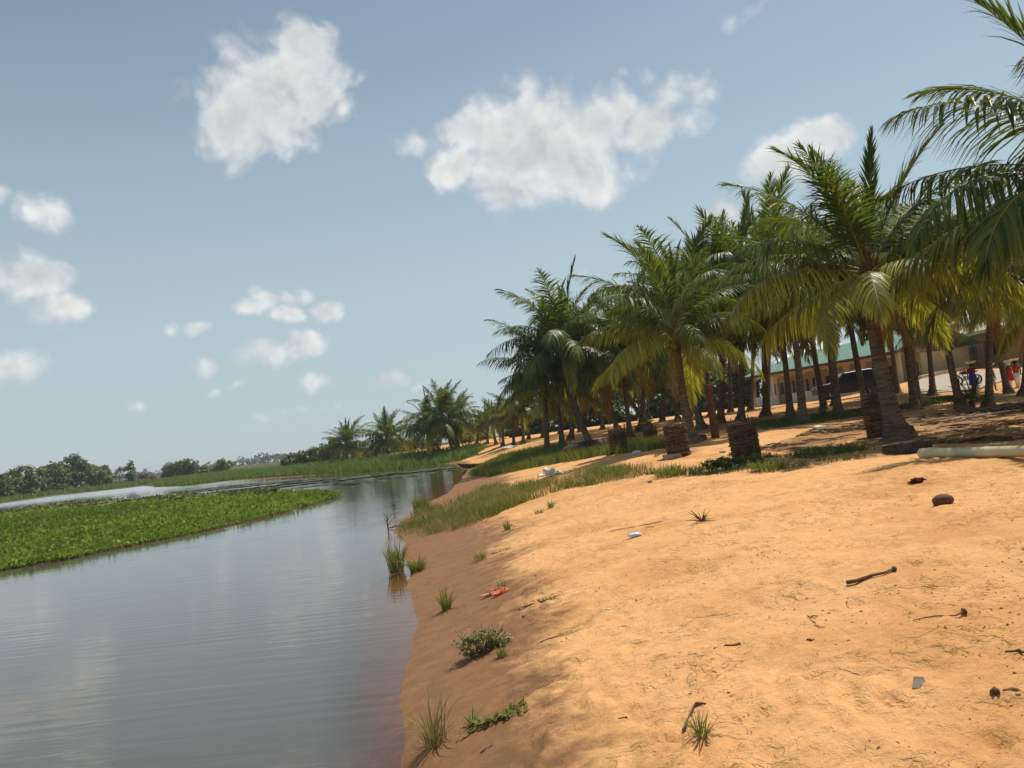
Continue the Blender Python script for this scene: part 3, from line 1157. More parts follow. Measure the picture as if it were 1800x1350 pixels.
def palm(name, label, base, crown, L, n, seed, lib, r0=.17, r1=.105, group=None, bow=None, nuts=0, step=.09, droop=0.0, custom=None, age_bias=0.0, skip=None, young=False, dead=2):
    rr = random.Random(seed)
    root = empty(name, base)
    tag(root, label, 'palm tree', group)
    c = crown - base
    if bow is None:
        bow = (rr.uniform(-.12, .12), rr.uniform(-.1, .1))
    link('trunk', trunk_mesh(base, crown, r0, r1, bow, step, seed, 14 if lib is LIB_NEAR else 9), root)
    # fibrous leaf bases round the growing point
    mb = MB()
    h = .55 * min(1, L / 3.2)
    mb.lathe([(r1 * .98, -h * .9), (r1 * 1.35, -h * .5), (r1 * 1.6, -h * .05), (r1 * 1.35, h * .4), (r1 * .7, h * .85), (.02, h * 1.25)], 10, c, lambda th, z: 1 + .14 * math.sin(th * 5 + z * 9))
    for k in range(9):
        a = k * 2.4 + seed
        rad = Vector((math.cos(a), math.sin(a), 0))
        z0 = -h * .7 + h * 1.0 * k / 9
        mb.tube([c + rad * r1 * .7 + Vector((0, 0, z0)), c + rad * r1 * 1.75 + Vector((0, 0, z0 + .16 * h)), c + rad * r1 * 2.5 + Vector((0, 0, z0 + .5 * h))], [.05, .045, .025], 5, flat=.5)
    mb.build('leaf_sheath', M['sheath'], root, True)
    sc = L / 4.0
    specs = []
    if custom is not None:
        specs = custom
    else:
        for i in range(n):
            k = i / max(1, n - 1)
            e = 85 - (108 + droop) * k ** 1.08 + rr.uniform(-9, 9)
            if young:
                e = 84 - 62 * k + rr.uniform(-6, 6)
            az = i * 137.5 + seed * 61 + rr.uniform(-14, 14)
            age = max(0, (k - .68) * 1.2 + rr.uniform(-.14, .18) + age_bias)
            specs.append((az, e, age, rr.uniform(.86, 1.08) * (.72 if k < .12 else 1)))
        for i in range(dead):
            specs.append((rr.uniform(0, 360), -58 + rr.uniform(-14, 10), rr.uniform(.9, 1.15), rr.uniform(.55, .85)))
    lean_az, lean = rr.uniform(0, 360), (rr.uniform(4, 16) if custom is None and not young else 0)
    for az, e, age, ks in specs:
        e += lean * math.cos(R(az - lean_az))
        ks *= 1 if custom is not None else rr.uniform(.84, 1.12)
        if skip and skip(az % 360, e):
            continue
        j = min(range(len(CLASSES)), key=lambda q: abs(CLASSES[q][0] - e))
        f = link('frond', lib[j][rr.randrange(3)], root)
        th = R(90 - az)
        k = (e + 60) / 150.0
        f.location = c + Vector((math.cos(th) * r1 * .5, math.sin(th) * r1 * .5, -.22 * h + h * max(0, k) * .8))
        f.rotation_euler = (R(rr.uniform(-14, 14)), R(CLASSES[j][0] - e), th)
        f.scale = (sc * ks,) * 3
        f.color = (min(1.2, age), 0, 0, 1)
    for k in range(nuts):
        a = rr.uniform(0, 6.28)
        p = c + Vector((math.cos(a) * r1 * 2.2, math.sin(a) * r1 * 2.2, -.25 - rr.random() * .35))
        nb = MB()
        nb.lathe([(.01, -.13), (.06, -.115), (.10, -.05), (.105, .02), (.075, .09), (.02, .125)], 9)
        q = nb.build('coconut', M['nut'], root, True)
        q.location = p
    return root


def pt(bpx, Y, cpx, cpy, dY=0.0):
    return base_at(bpx, Y), at(cpx, cpy, Y + dY)


def build_palms():
    # the big palm in the sand at the right
    b, c = pt(1580, 17.9, 1527, 486)
    palm('coconut_palm', 'big leaning coconut palm with yellowing low fronds, rooted beside the buried tyre', b, c, 3.75, 0, 11, LIB_NEAR, .20, .135, bow=(-.10, 0), nuts=0, custom=[
        (60, 87, 0, .86), (300, 80, 0, .8), (282, 74, 0, .9), (250, 70, .02, .86), (20, 66, 0, .9), (95, 66, .02, .9), (276, 55, .03, .98), (225, 60, .06, .86), (330, 52, 0, .95), (120, 52, .03, .86),
        (65, 48, .03, 1), (268, 34, .10, .95), (300, 30, .1, .95), (100, 34, .05, 1), (30, 28, .1, 1), (140, 30, .2, .8), (266, 12, .42, 1.0), (172, 6, .55, .80), (205, -2, .4, .86),
        (88, 10, .42, 1.05), (118, -4, .4, .9), (240, -14, .38, .95), (350, 5, .3, .9), (310, -8, .35, .9), (60, -12, .4, .9), (185, -52, 1.05, .5), (130, -60, 1.1, .5)])
    # the palm beyond the right edge, only its fronds reach into view
    b, c = pt(2060, 14.6, 1990, 330)
    palm('coconut_palm', 'nearest coconut palm at the right edge, only its dark overhanging fronds in view', b, c, 5.0, 0, 23, LIB_NEAR, .2, .13, custom=[
        (274, 62, 0, .95), (264, 40, 0, 1.0), (268, 16, .05, 1.0), (250, 6, .12, 1.0), (284, 4, .2, .95), (300, -12, .25, .9), (230, 40, 0, .9), (210, 10, .2, .9), (180, 50, 0, .9), (150, 20, .1, 1),
        (120, 60, 0, 1), (100, 30, .1, 1), (70, 70, 0, .9), (60, 10, .2, 1), (30, 45, 0, 1), (0, 20, .1, 1), (330, 60, 0, 1), (330, 10, .3, 1), (100, -20, .4, 1), (20, -30, .4, 1), (190, -25, .5, .8), (316, 32, .05, .95)])
    rows = [
        # label, base px, Y, crown px, py, frond, n, r0, extra
        ('yellow tipped coconut palm with a tall bare trunk standing behind the two middle wicker guards', 1217, 28, 1188, 588, 3.5, 24, .19, dict(nuts=9, age_bias=.14, seed=3)),
        ('coconut palm with a straight pale trunk in the grove, nearest the green roofed building', 1412, 32, 1388, 505, 3.7, 22, .17, dict(seed=5)),
        ('coconut palm behind the big leaning palm, in front of the tan house', 1690, 31, 1648, 478, 3.5, 22, .16, dict(seed=8, age_bias=.08)),
        ('tall coconut palm with a strongly leaning trunk at the end of the green bank grass', 1040, 44, 988, 600, 4.2, 24, .19, dict(seed=13, bow=(-.2, 0))),
        ('low coconut palm with hanging fronds at the lagoon side of the bank grass', 962, 45, 956, 668, 3.3, 22, .17, dict(seed=17, droop=14)),
        ('coconut palm with twin looking trunk just behind the bank grass', 989, 46, 972, 640, 3.8, 20, .17, dict(seed=19)),
        ('coconut palm behind the leaning palm, its crown lost among the others', 1003, 54, 1012, 640, 4.2, 20, .17, dict(seed=29)),
        ('coconut palm whose crown tops the grove behind the yellow tipped palm', 1234, 38, 1196, 545, 4.4, 22, .18, dict(seed=31)),
        ('tall dark coconut palm topping the grove between yellow tipped palm and big palm', 1266, 41, 1264, 520, 4.5, 24, .18, dict(seed=37)),
        ('slim coconut palm behind the bare palm stump', 1302, 39, 1304, 520, 4.2, 22, .17, dict(seed=41)),
        ('coconut palm leaning above the dark overturned canoe', 1108, 45, 1098, 612, 4.2, 22, .17, dict(seed=43)),
        ('coconut palm behind the small plant in the wicker guard', 1124, 49, 1140, 596, 4.2, 22, .17, dict(seed=47)),
        ('coconut palm rising over the overturned canoe from further back', 1140, 55, 1072, 640, 4.2, 20, .17, dict(seed=53)),
        ('tall coconut palm against the cloud, beside the big palm crown', 1347, 41, 1342, 486, 4.4, 24, .18, dict(seed=59)),
        ('dark coconut palm at the near end of the green roof', 1390, 37, 1368, 520, 3.8, 20, .16, dict(seed=61)),
        ('dark coconut palm in front of the veranda doorway', 1450, 38, 1422, 520, 3.8, 20, .16, dict(seed=67)),
        ('leaning coconut palm with lit trunk in front of the veranda', 1474, 35, 1432, 500, 3.8, 20, .16, dict(seed=71, bow=(.2, 0))),
        ('coconut palm standing before the dark parked car', 1524, 36, 1484, 500, 3.8, 20, .16, dict(seed=73)),
        ('thin coconut palm between veranda and parked car', 1468, 43, 1452, 530, 3.7, 18, .15, dict(seed=79)),
        ('coconut palm directly behind the big leaning palm trunk', 1608, 33, 1578, 470, 3.9, 20, .16, dict(seed=83)),
        ('second trunk behind the big palm, next to the paved ramp', 1614, 37, 1596, 490, 3.8, 20, .16, dict(seed=89)),
        ('coconut palm beside the tan house wall, leaning over its roof', 1772, 40, 1738, 500, 3.8, 20, .15, dict(seed=97)),
        ('coconut palm at the right edge behind the people with basins', 1800, 36, 1800, 470, 3.6, 20, .16, dict(seed=101)),
        ('coconut palm between the paved ramp and the person in blue', 1738, 31, 1742, 505, 3.4, 20, .15, dict(seed=131, age_bias=.1)),
        ('coconut palm half cut off at the right edge, nearest the people', 1842, 27, 1838, 500, 3.4, 20, .16, dict(seed=137, age_bias=.15)),
        ('lone coconut palm cluster crown on the far bank above the reeds', 796, 88, 778, 738, 4.4, 24, .2, dict(seed=103)),
        ('lower coconut palm in the far cluster above the reeds', 776, 91, 752, 752, 4.0, 20, .18, dict(seed=107)),
        ('right hand coconut palm in the far cluster above the reeds', 806, 93, 800, 745, 3.8, 20, .18, dict(seed=109)),
        ('short round coconut palm alone before the orange sand on the far bank', 683, 104, 680, 772, 4.1, 22, .2, dict(seed=113)),
        ('leftmost coconut palm on the far bank, touching the green bushes', 612, 112, 610, 782, 4.0, 22, .2, dict(seed=127)),
    ]
    for lab, bx, Y, cx, cy, L, n, r0, ex in rows:
        ex = dict(ex)
        seed = ex.pop('seed')
        b, c = pt(bx, Y, cx, cy)
        lib = LIB_NEAR if Y < 33 else (LIB_MID if Y < 70 else LIB_FAR)
        palm('coconut_palm', lab, b, c, L * 1.06, int(n * (1.2 if Y < 70 else 1.6)), seed, lib, r0, r0 * .62, step=.09 if Y < 40 else .14, group='coconut palms of the grove' if Y < 70 else 'coconut palms on the far bank', **ex)
    # rows of young palms on the far sand, and the deep of the grove
    small = [(838, 98, 842, 752, 2.6), (857, 94, 856, 744, 2.7), (872, 88, 866, 738, 2.8), (884, 80, 884, 735, 2.9), (903, 74, 902, 728, 3.0), (826, 112, 826, 760, 2.6), (815, 118, 812, 768, 2.4), (724, 124, 722, 782, 2.5),
             (744, 122, 742, 780, 2.6), (706, 126, 704, 786, 2.3), (846, 118, 848, 752, 2.6), (920, 70, 916, 716, 3.2), (930, 82, 928, 712, 3.2)]
    small.sort()
    ordn = 'leftmost second third fourth fifth sixth seventh eighth ninth tenth eleventh twelfth rightmost'.split()
    for i, (bx, Y, cx, cy, L) in enumerate(small):
        b, c = pt(bx, Y, cx, cy)
        palm('young_palm', 'young short palm on the distant sand, %s' % (ordn[i] + (' of all' if i in (0, 12) else ' from the left')), b, c, L, 20, 200 + i, LIB_FAR, .14, .1, step=.2, group='young palms on the distant sand', age_bias=.12, dead=1)
    deep = [(1060, 66, 1050, 640, 4), (1085, 60, 1062, 660, 3.8), (1165, 62, 1160, 600, 4), (1192, 56, 1178, 600, 4), (1215, 64, 1215, 580, 4), (1250, 58, 1240, 585, 4), (1285, 62, 1280, 590, 4), (1320, 58, 1322, 560, 4), (1350, 64, 1356, 540, 3.8),
            (1020, 72, 1030, 680, 3.8), (955, 76, 950, 690, 3.6), (985, 80, 990, 690, 3.6), (1130, 72, 1120, 640, 3.8), (1540, 44, 1530, 520, 3.4), (1578, 46, 1560, 540, 3.3), (1640, 42, 1625, 520, 3.2)]
    for i, (bx, Y, cx, cy, L) in enumerate(deep):
        b, c = pt(bx, Y, cx, cy)
        palm('grove_palm', 'dark coconut palm deep in the shaded grove, mostly hidden by nearer palms', b, c, L * 1.05, 20, 300 + i, LIB_FAR, .16, .1, step=.2, group='palms deep in the grove', droop=10)


build_palms()


# ------------------------------------------------------------------ water plants and banks
def poly_plane(pts, z=0.0):
    return [(p.x, p.y) for p in (onplane(a, b, z) for a, b in pts)]


PAD_V = np.array([[0, 0, 0]] + [[.5 * math.cos(a), .5 * math.sin(a), .02] for a in np.linspace(.25, 2 * math.pi - .05, 8)], float)
PAD_T = np.array([[0, k, k + 1] for k in range(1, 8)])
HYA_V = np.array([[0, -.03, 0], [0, .03, 0], [.12, -.02, .5], [.12, .02, .5], [.20, -.26, .72], [.20, .26, .72], [.30, -.2, 1.0], [.30, .2, 1.0], [.36, 0, 1.12]], float)
HYA_T = np.array([[0, 1, 3], [0, 3, 2], [2, 3, 5], [2, 5, 4], [4, 5, 7], [4, 7, 6], [6, 7, 8]])


def build_water_plants():
    mat_px = [(-420, 1085), (-200, 1045), (0, 1004), (100, 987), (200, 966), (300, 946), (400, 925), (480, 905), (545, 887), (592, 872), (560, 866), (480, 870), (400, 877), (300, 883), (200, 890), (100, 898), (0, 908), (-120, 918), (-420, 950)]
    poly = poly_plane(mat_px)
    dens = lambda x, y: np.clip(26.0 / np.hypot(x, y), .18, 1.0) * (0.35 + .65 * (vnoise(x * .7, y * .7, 5) > -.45))
    P = sample_poly(poly, 82000, 31, dens)
    # a thicker, taller fringe along the open-water edge
    edge = poly[:10]
    r = np.random.default_rng(32)
    seg = []
    for (x1, y1), (x2, y2) in zip(edge[:-1], edge[1:]):
        n = int(math.hypot(x2 - x1, y2 - y1) * 190)
        t = r.random((n, 1))
        seg.append(np.array([[x1, y1]]) * (1 - t) + np.array([[x2, y2]]) * t + r.normal(0, .22, (n, 2)) + np.array([[-.15, .25]]))
    P = np.vstack([P] + seg)
    # ragged: bays bitten out of the fringe
    P = P[vnoise(P[:, 0] * .55, P[:, 1] * .55, 66) > -.62]
    wob = fbm(P[:, 0] * .9, P[:, 1] * .9, 8, 2)
    n = len(P)
    far = np.hypot(P[:, 0], P[:, 1])
    sc = (.145 + .055 * wob + r.normal(0, .035, n)).clip(.06, .30) * np.clip(far / 34, .85, 1.15)
    V, T = scatter(HYA_V, HYA_T, np.column_stack([P, np.full(n, .03)]), rot_batch(r.uniform(0, 2 * np.pi, n), r.normal(.1, .35, n), r.normal(0, .3, n)), sc)
    v = np.clip(r.normal(.42, .3, n) + .3 * wob + .35 * vnoise(P[:, 0] * .12, P[:, 1] * .12, 67), 0, 1)
    v = np.repeat(v, len(HYA_V))
    # the dark mat of roots the leaves float on
    c = np.mean(poly, 0)
    ring, m = [], len(poly)
    dense = []
    for i in range(m):
        (x1, y1), (x2, y2) = poly[i], poly[(i + 1) % m]
        k = max(2, int(math.hypot(x2 - x1, y2 - y1) / .8))
        for q in range(k):
            t = q / k
            dense.append((x1 + (x2 - x1) * t + r.normal(0, .12) + .14 * math.sin(len(dense) * .9), y1 + (y2 - y1) * t + r.normal(0, .2) + (.15 * math.sin(len(dense) * .61) + .12)))
    D = np.array(dense)
    top = np.column_stack([D, np.full(len(D), .035)])
    bot = np.column_stack([D, np.full(len(D), -.12)])
    b0 = len(V)
    kk = np.arange(len(D)); k2 = (kk + 1) % len(D)
    wall = np.concatenate([np.column_stack([kk, k2, k2 + len(D)]), np.column_stack([kk, k2 + len(D), kk + len(D)])]) + b0
    capc = b0 + 2 * len(D)
    cap = np.column_stack([np.full(len(D), capc), b0 + k2, b0 + kk])
    Vall = np.concatenate([V, top, bot, [[c[0] - 2, c[1] + 3, .035]]])
    Tall = np.concatenate([T, wall, cap])
    vall = np.concatenate([v, np.full(2 * len(D) + 1, .3)])
    me = tri_mesh('water_hyacinth', Vall, Tall, {'v': vall}, (M['hyacinth'], M['hyroot']))
    mi = np.zeros(len(Tall), np.int32); mi[len(T):] = 1
    me.polygons.foreach_set('material_index', mi)
    tag(link('water_hyacinth', me), 'bright green floating mat of water hyacinth at the left', None, None, 'stuff')

    # lily pads behind the mat
    poly = poly_plane([(-60, 918), (0, 897), (100, 884), (220, 874), (330, 869), (420, 866), (500, 861), (420, 872), (300, 880), (200, 887), (100, 895), (0, 907)])
    P = sample_poly(poly, 3600, 41, lambda x, y: (vnoise(x * .16, y * .16, 12) + .35).clip(0, 1))
    r = np.random.default_rng(42)
    n = len(P)
    V, T = scatter(PAD_V, PAD_T, np.column_stack([P, r.uniform(.012, .05, n)]), rot_batch(r.uniform(0, 6.28, n), r.normal(0, .14, n), r.normal(0, .14, n)), r.uniform(.3, .85, n))
    k = sample_poly(poly, 2200, 43, lambda x, y: (vnoise(x * .16, y * .16, 12) + .1).clip(0, 1))
    V2, T2 = scatter(HYA_V, HYA_T, np.column_stack([k, np.full(len(k), .01)]), rot_batch(r.uniform(0, 6.28, len(k)), r.normal(.2, .4, len(k)), r.normal(0, .3, len(k))), r.uniform(.12, .32, len(k)))
    me = tri_mesh('lily_pads', np.concatenate([V, V2]), np.concatenate([T, T2 + len(V)]), {'v': np.concatenate([np.repeat(r.random(n), len(PAD_V)), np.repeat(r.random(len(k)), len(HYA_V))])}, (M['pad'],))
    tag(link('lily_pads', me), 'olive lily pads floating behind the hyacinth mat', None, None, 'stuff')

    # thin films of weed on the calm water before the reeds
    poly = poly_plane([(300, 866), (420, 852), (560, 842), (700, 831), (800, 819), (812, 823), (760, 833), (690, 843), (610, 852), (520, 860), (430, 868)])
    film = lambda x, y: ((vnoise(x * .09, y * .42, 77) + .5 * vnoise(x * .25, y * .9, 78)) * 1.2 - .12).clip(0, 1)
    P = sample_poly(poly, 6000, 51, film)
    n = len(P)
    V, T = scatter(PAD_V, PAD_T, np.column_stack([P, r.uniform(.006, .02, n)]), rot_batch(r.uniform(0, 6.28, n), r.normal(0, .03, n), r.normal(0, .03, n)), r.uniform(.3, .9, n))
    m2 = leafmat('weed_film', (.045, .055, .028), (.10, .11, .05), 0, .5, .3)
    tag(link('floating_weed', tri_mesh('floating_weed', V, T, {'v': np.repeat(r.random(n), len(PAD_V))}, (m2,))), 'thin dull film of floating weed on the water before the reeds', None, None, 'stuff')

    # reed beds
    near = lambda x, y: np.clip(110 / np.hypot(x, y), .25, 1) ** 1.5
    P = sample_poly(POLY_REEDS, 15000, 61, near)
    grass_patch('reed_bed', P, .35, 1.05, .11, .7, 62, M['reed'], 'green reeds along the far side of the water', None, per=4, spread=.25)
    P = sample_poly(POLY_FARBANK, 7000, 63, None)
    grass_patch('far_bank_reeds', P, .5, 1.3, .16, .7, 64, M['reed'], 'green reeds below the bushes on the left far bank', None, per=4, spread=.4)
    # grasses of the near shore
    P = sample_poly(POLY_NEAR_GRASS, 820, 65, lambda x, y: (vnoise(x * .9, y * .6, 9) * 2.0 + .25).clip(0.03, 1))
    grass_patch('shore_grass', P, .08, .40, .018, .95, 66, M['grass'], 'uneven green grass growing along the sandy shore', None, per=13, spread=.065)
    P = sample_poly(POLY_NEAR_GRASS, 800, 67, lambda x, y: (vnoise(x * .7, y * .5, 19) * .9 + .5).clip(0, 1))
    grass_patch('dry_shore_grass', P, .1, .38, .011, 1.0, 68, M['grass_dry'], 'straw coloured dry grass mixed into the shore grass', None, per=10, spread=.12)
    P = sample_poly(POLY_BANK_GRASS, 4600, 69, None)
    grass_patch('bank_grass', P, .3, .62, .03, .55, 70, M['grass'], 'lush bright green grass on the bank behind the canoe', None, per=5, spread=.12)
    P = sample_poly(POLY_HOLLOW, 330, 71, lambda x, y: (vnoise(x * .8, y * .7, 29) * .9 + .35).clip(0, 1))
    grass_patch('low_weeds', P, .05, .2, .022, 1.0, 72, M['bushgrass'], 'low dark green weeds in the hollow behind the sand mound', None, per=10, spread=.1)
    P = sample_poly(POLY_GROVE, 1500, 73, lambda x, y: (vnoise(x * .3, y * .3, 39) + .6).clip(0, 1))
    grass_patch('grove_grass', P, .06, .22, .03, .9, 74, M['bushgrass'], 'thin strip of short grass under the palm grove', None, per=6, spread=.2)


M['bushgrass'] = leafmat('low_weed_leaf', (.055, .095, .022), (.13, .17, .04), .25, .55, .2)
build_water_plants()


def build_shore_plants():
    tuft('grass_tuft', G(697, 1004), 130, .3, .62, .016, .6, 81, M['grass'], 'tallest grass tuft standing in the water at the sand edge', radius=.13)
    tuft('grass_tuft', G(733, 1004), 150, .16, .36, .012, 1.1, 82, M['grass'], 'spreading grass tuft on wet sand right beside the tallest tuft', radius=.11)
    tuft('grass_tuft', G(785, 1072), 90, .16, .34, .010, .75, 83, M['grass'], 'single upright grass tuft alone on the wet sand', radius=.05)
    tuft('grass_tuft', G(740, 898), 220, .3, .62, .016, .5, 84, M['grass'], 'dark grass tuft on the tip of the spit', radius=.28)
    tuft('grass_tuft', G(892, 932), 70, .12, .26, .010, .7, 85, M['grass'], 'small green tuft on the mound flank beside the shore grass', radius=.05)
    tuft('grass_tuft', G(968, 892), 60, .1, .22, .010, .9, 86, M['grass'], 'small tuft on the dry sand below the white sack', radius=.06)
    tuft('grass_tuft', G(948, 903), 40, .08, .2, .010, .9, 87, M['grass'], 'thin tuft just left of another on the dry sand below the white sack', radius=.08)
    tuft('grass_tuft', G(845, 985), 60, .1, .24, .010, 1.0, 88, M['grass'], 'sparse sprawling tuft between wet and dry sand', radius=.09)
    tuft('grass_tuft', G(882, 1155), 80, .06, .14, .007, .9, 89, M['grass'], 'tiny fresh green tuft at the foot of the flowering weed', radius=.03)
    tuft('grass_tuft', G(1233, 1298), 46, .08, .19, .008, .9, 90, M['grass'], 'little green grass tuft alone in the dry foreground sand', radius=.025)
    tuft('grass_tuft', G(764, 1308), 95, .14, .42, .008, .95, 91, M['grass_dry'], 'straggly yellow grass tuft at the bottom of the wet sand', radius=.07)
    tuft('grass_tuft', G(830, 1276), 26, .07, .16, .008, .8, 92, M['grass'], 'short blades left of the creeping plant at the bottom', radius=.02)
    tuft('grass_tuft', G(880, 1032), 30, .05, .13, .009, 1.2, 93, M['grass'], 'small grass tuft right behind the orange sandals', radius=.05)
    for i, (a, b, lab) in enumerate([(1085, 838, 'bushy bright grass clump on the crest, nearest the shore grass'), (1180, 836, 'bright grass clump on the crest before the middle wicker guard'), (1350, 826, 'low bright clump on the crest right of the widest wicker guard')]):
        tuft('grass_clump', G(a, b), 260, .18, .42 - .07 * i, .014, .9, 94 + i, M['grass'], lab, radius=.3)
    # feathery green weed at the foot of the widest wicker guard
    r = np.random.default_rng(101)
    root = G(1295, 822)
    V, T, v = leaf_cloud([((-.2, 0, .12), (.55, .35, .13)), ((.4, .1, .14), (.45, .3, .14)), ((.0, .2, .15), (.6, .3, .14))], 2600, .055, 102, 20)
    o = link('feathery_weed', tri_mesh('feathery_weed', V, T, {'v': v}, (M['bushgrass'],)))
    o.location = root
    tag(o, 'feathery dark green weed before the widest wicker guard', 'plant')
    # flowering weed on the wet sand
    o = empty('flowering_weed', G(845, 1150))
    lobes = [((-.06, 0, .10), (.16, .12, .11)), ((.1, .06, .10), (.16, .12, .10)), ((.2, .1, .06), (.1, .08, .07))]
    V, T, v = leaf_cloud(lobes, 900, .034, 103, 24)
    link('leaves', tri_mesh('leaves', V, T, {'v': v}, (leafmat('flowering_weed_leaf', (.10, .12, .03), (.24, .24, .08), .25),)), o)
    rr = random.Random(5)
    mb = MB()
    for k in range(46):
        c, q = lobes[rr.randrange(3)]
        e = Vector((c[0] + rr.uniform(-1.1, 1.1) * q[0], c[1] + rr.uniform(-1.1, 1.1) * q[1], rr.uniform(.08, .24)))
        mb.tube([(e.x * .35, e.y * .35, 0), (e.x * .7, e.y * .7, e.z * .6), e], [.0035, .003, .0015], 4)
    mb.build('stem', M['stick'], o)
    fl = MB()
    for k in range(64):
        c, q = lobes[rr.randrange(3)]
        d = Vector((rr.gauss(0, 1), rr.gauss(0, 1), abs(rr.gauss(0, 1)))).normalized()
        p = Vector((c[0] + d.x * q[0] * 1.08, c[1] + d.y * q[1] * 1.08, c[2] + d.z * q[2] * 1.1))
        fl.lathe([(.002, -.004), (.007, 0), (.005, .005), (.001, .007)], 6, p)
    fl.build('flowers', M['white_petal'], o)['kind'] = 'stuff'
    tag(o, 'flowering weed dotted with tiny white blooms on wet sand', 'plant')
    # creeping plants
    for (a, b, n, ln, lab) in [(868, 1270, 16, .2, 'fresh creeping plant with broad leaves on wet sand, near the bottom'), (945, 1060, 12, .22, 'thin creeping weed on the sand right of the orange sandals'), (880, 970, 9, .16, 'thin creeping weed on the slope below the shore grass')]:
        rr = random.Random(a)
        c = G(a, b)
        o = empty('creeping_plant', c)
        mb = MB()
        P, AZ = [], []
        for k in range(7):
            az = rr.uniform(-.7, .7) + (0 if rr.random() < .6 else math.pi)
            for q in range(n):
                f = q / n * ln * rr.uniform(.8, 1.4)
                x, y = math.cos(az) * f, math.sin(az) * f * .7
                P.append((x, y, H(c.x + x, c.y + y) - c.z + .012 + .02 * rr.random()))
                AZ.append(az + rr.uniform(-1.3, 1.3))
            mb.tube([(math.cos(az) * f * t, math.sin(az) * f * t * .7, H(c.x + math.cos(az) * f * t, c.y + math.sin(az) * f * t * .7) - c.z + .008) for t in (0, .5, 1)], [.004, .003, .002], 4)
        P = np.array(P)
        m = len(P)
        V, T = scatter(LEAF_V, LEAF_T, P, rot_batch(np.array(AZ), r.normal(-.3, .35, m), r.normal(0, .4, m)), r.uniform(.03, .06, m) * (1 if b > 1200 else .6))
        link('leaves', tri_mesh('leaves', V, T, {'v': np.repeat(r.random(m), len(LEAF_V))}, (M['grass'],)), o)
        mb.build('stem', M['stick'], o)
        tag(o, lab, 'plant')
    # young palm sprout before the people
    b = G(1710, 719)
    palm('palm_seedling', 'young palm seedling sprouting from the sand before the people', b, b + Vector((0, 0, .22)), 1.05, 15, 401, LIB_MID, .07, .05, young=True, dead=0, step=.06)
    b = base_at(1146, 33.5) + Vector((0, 0, .8))
    palm('guarded_seedling', 'small palm seedling poking out of the narrow wicker guard', b, b + Vector((0, 0, .12)), .55, 8, 402, LIB_MID, .04, .03, young=True, dead=0, step=.05)


build_shore_plants()


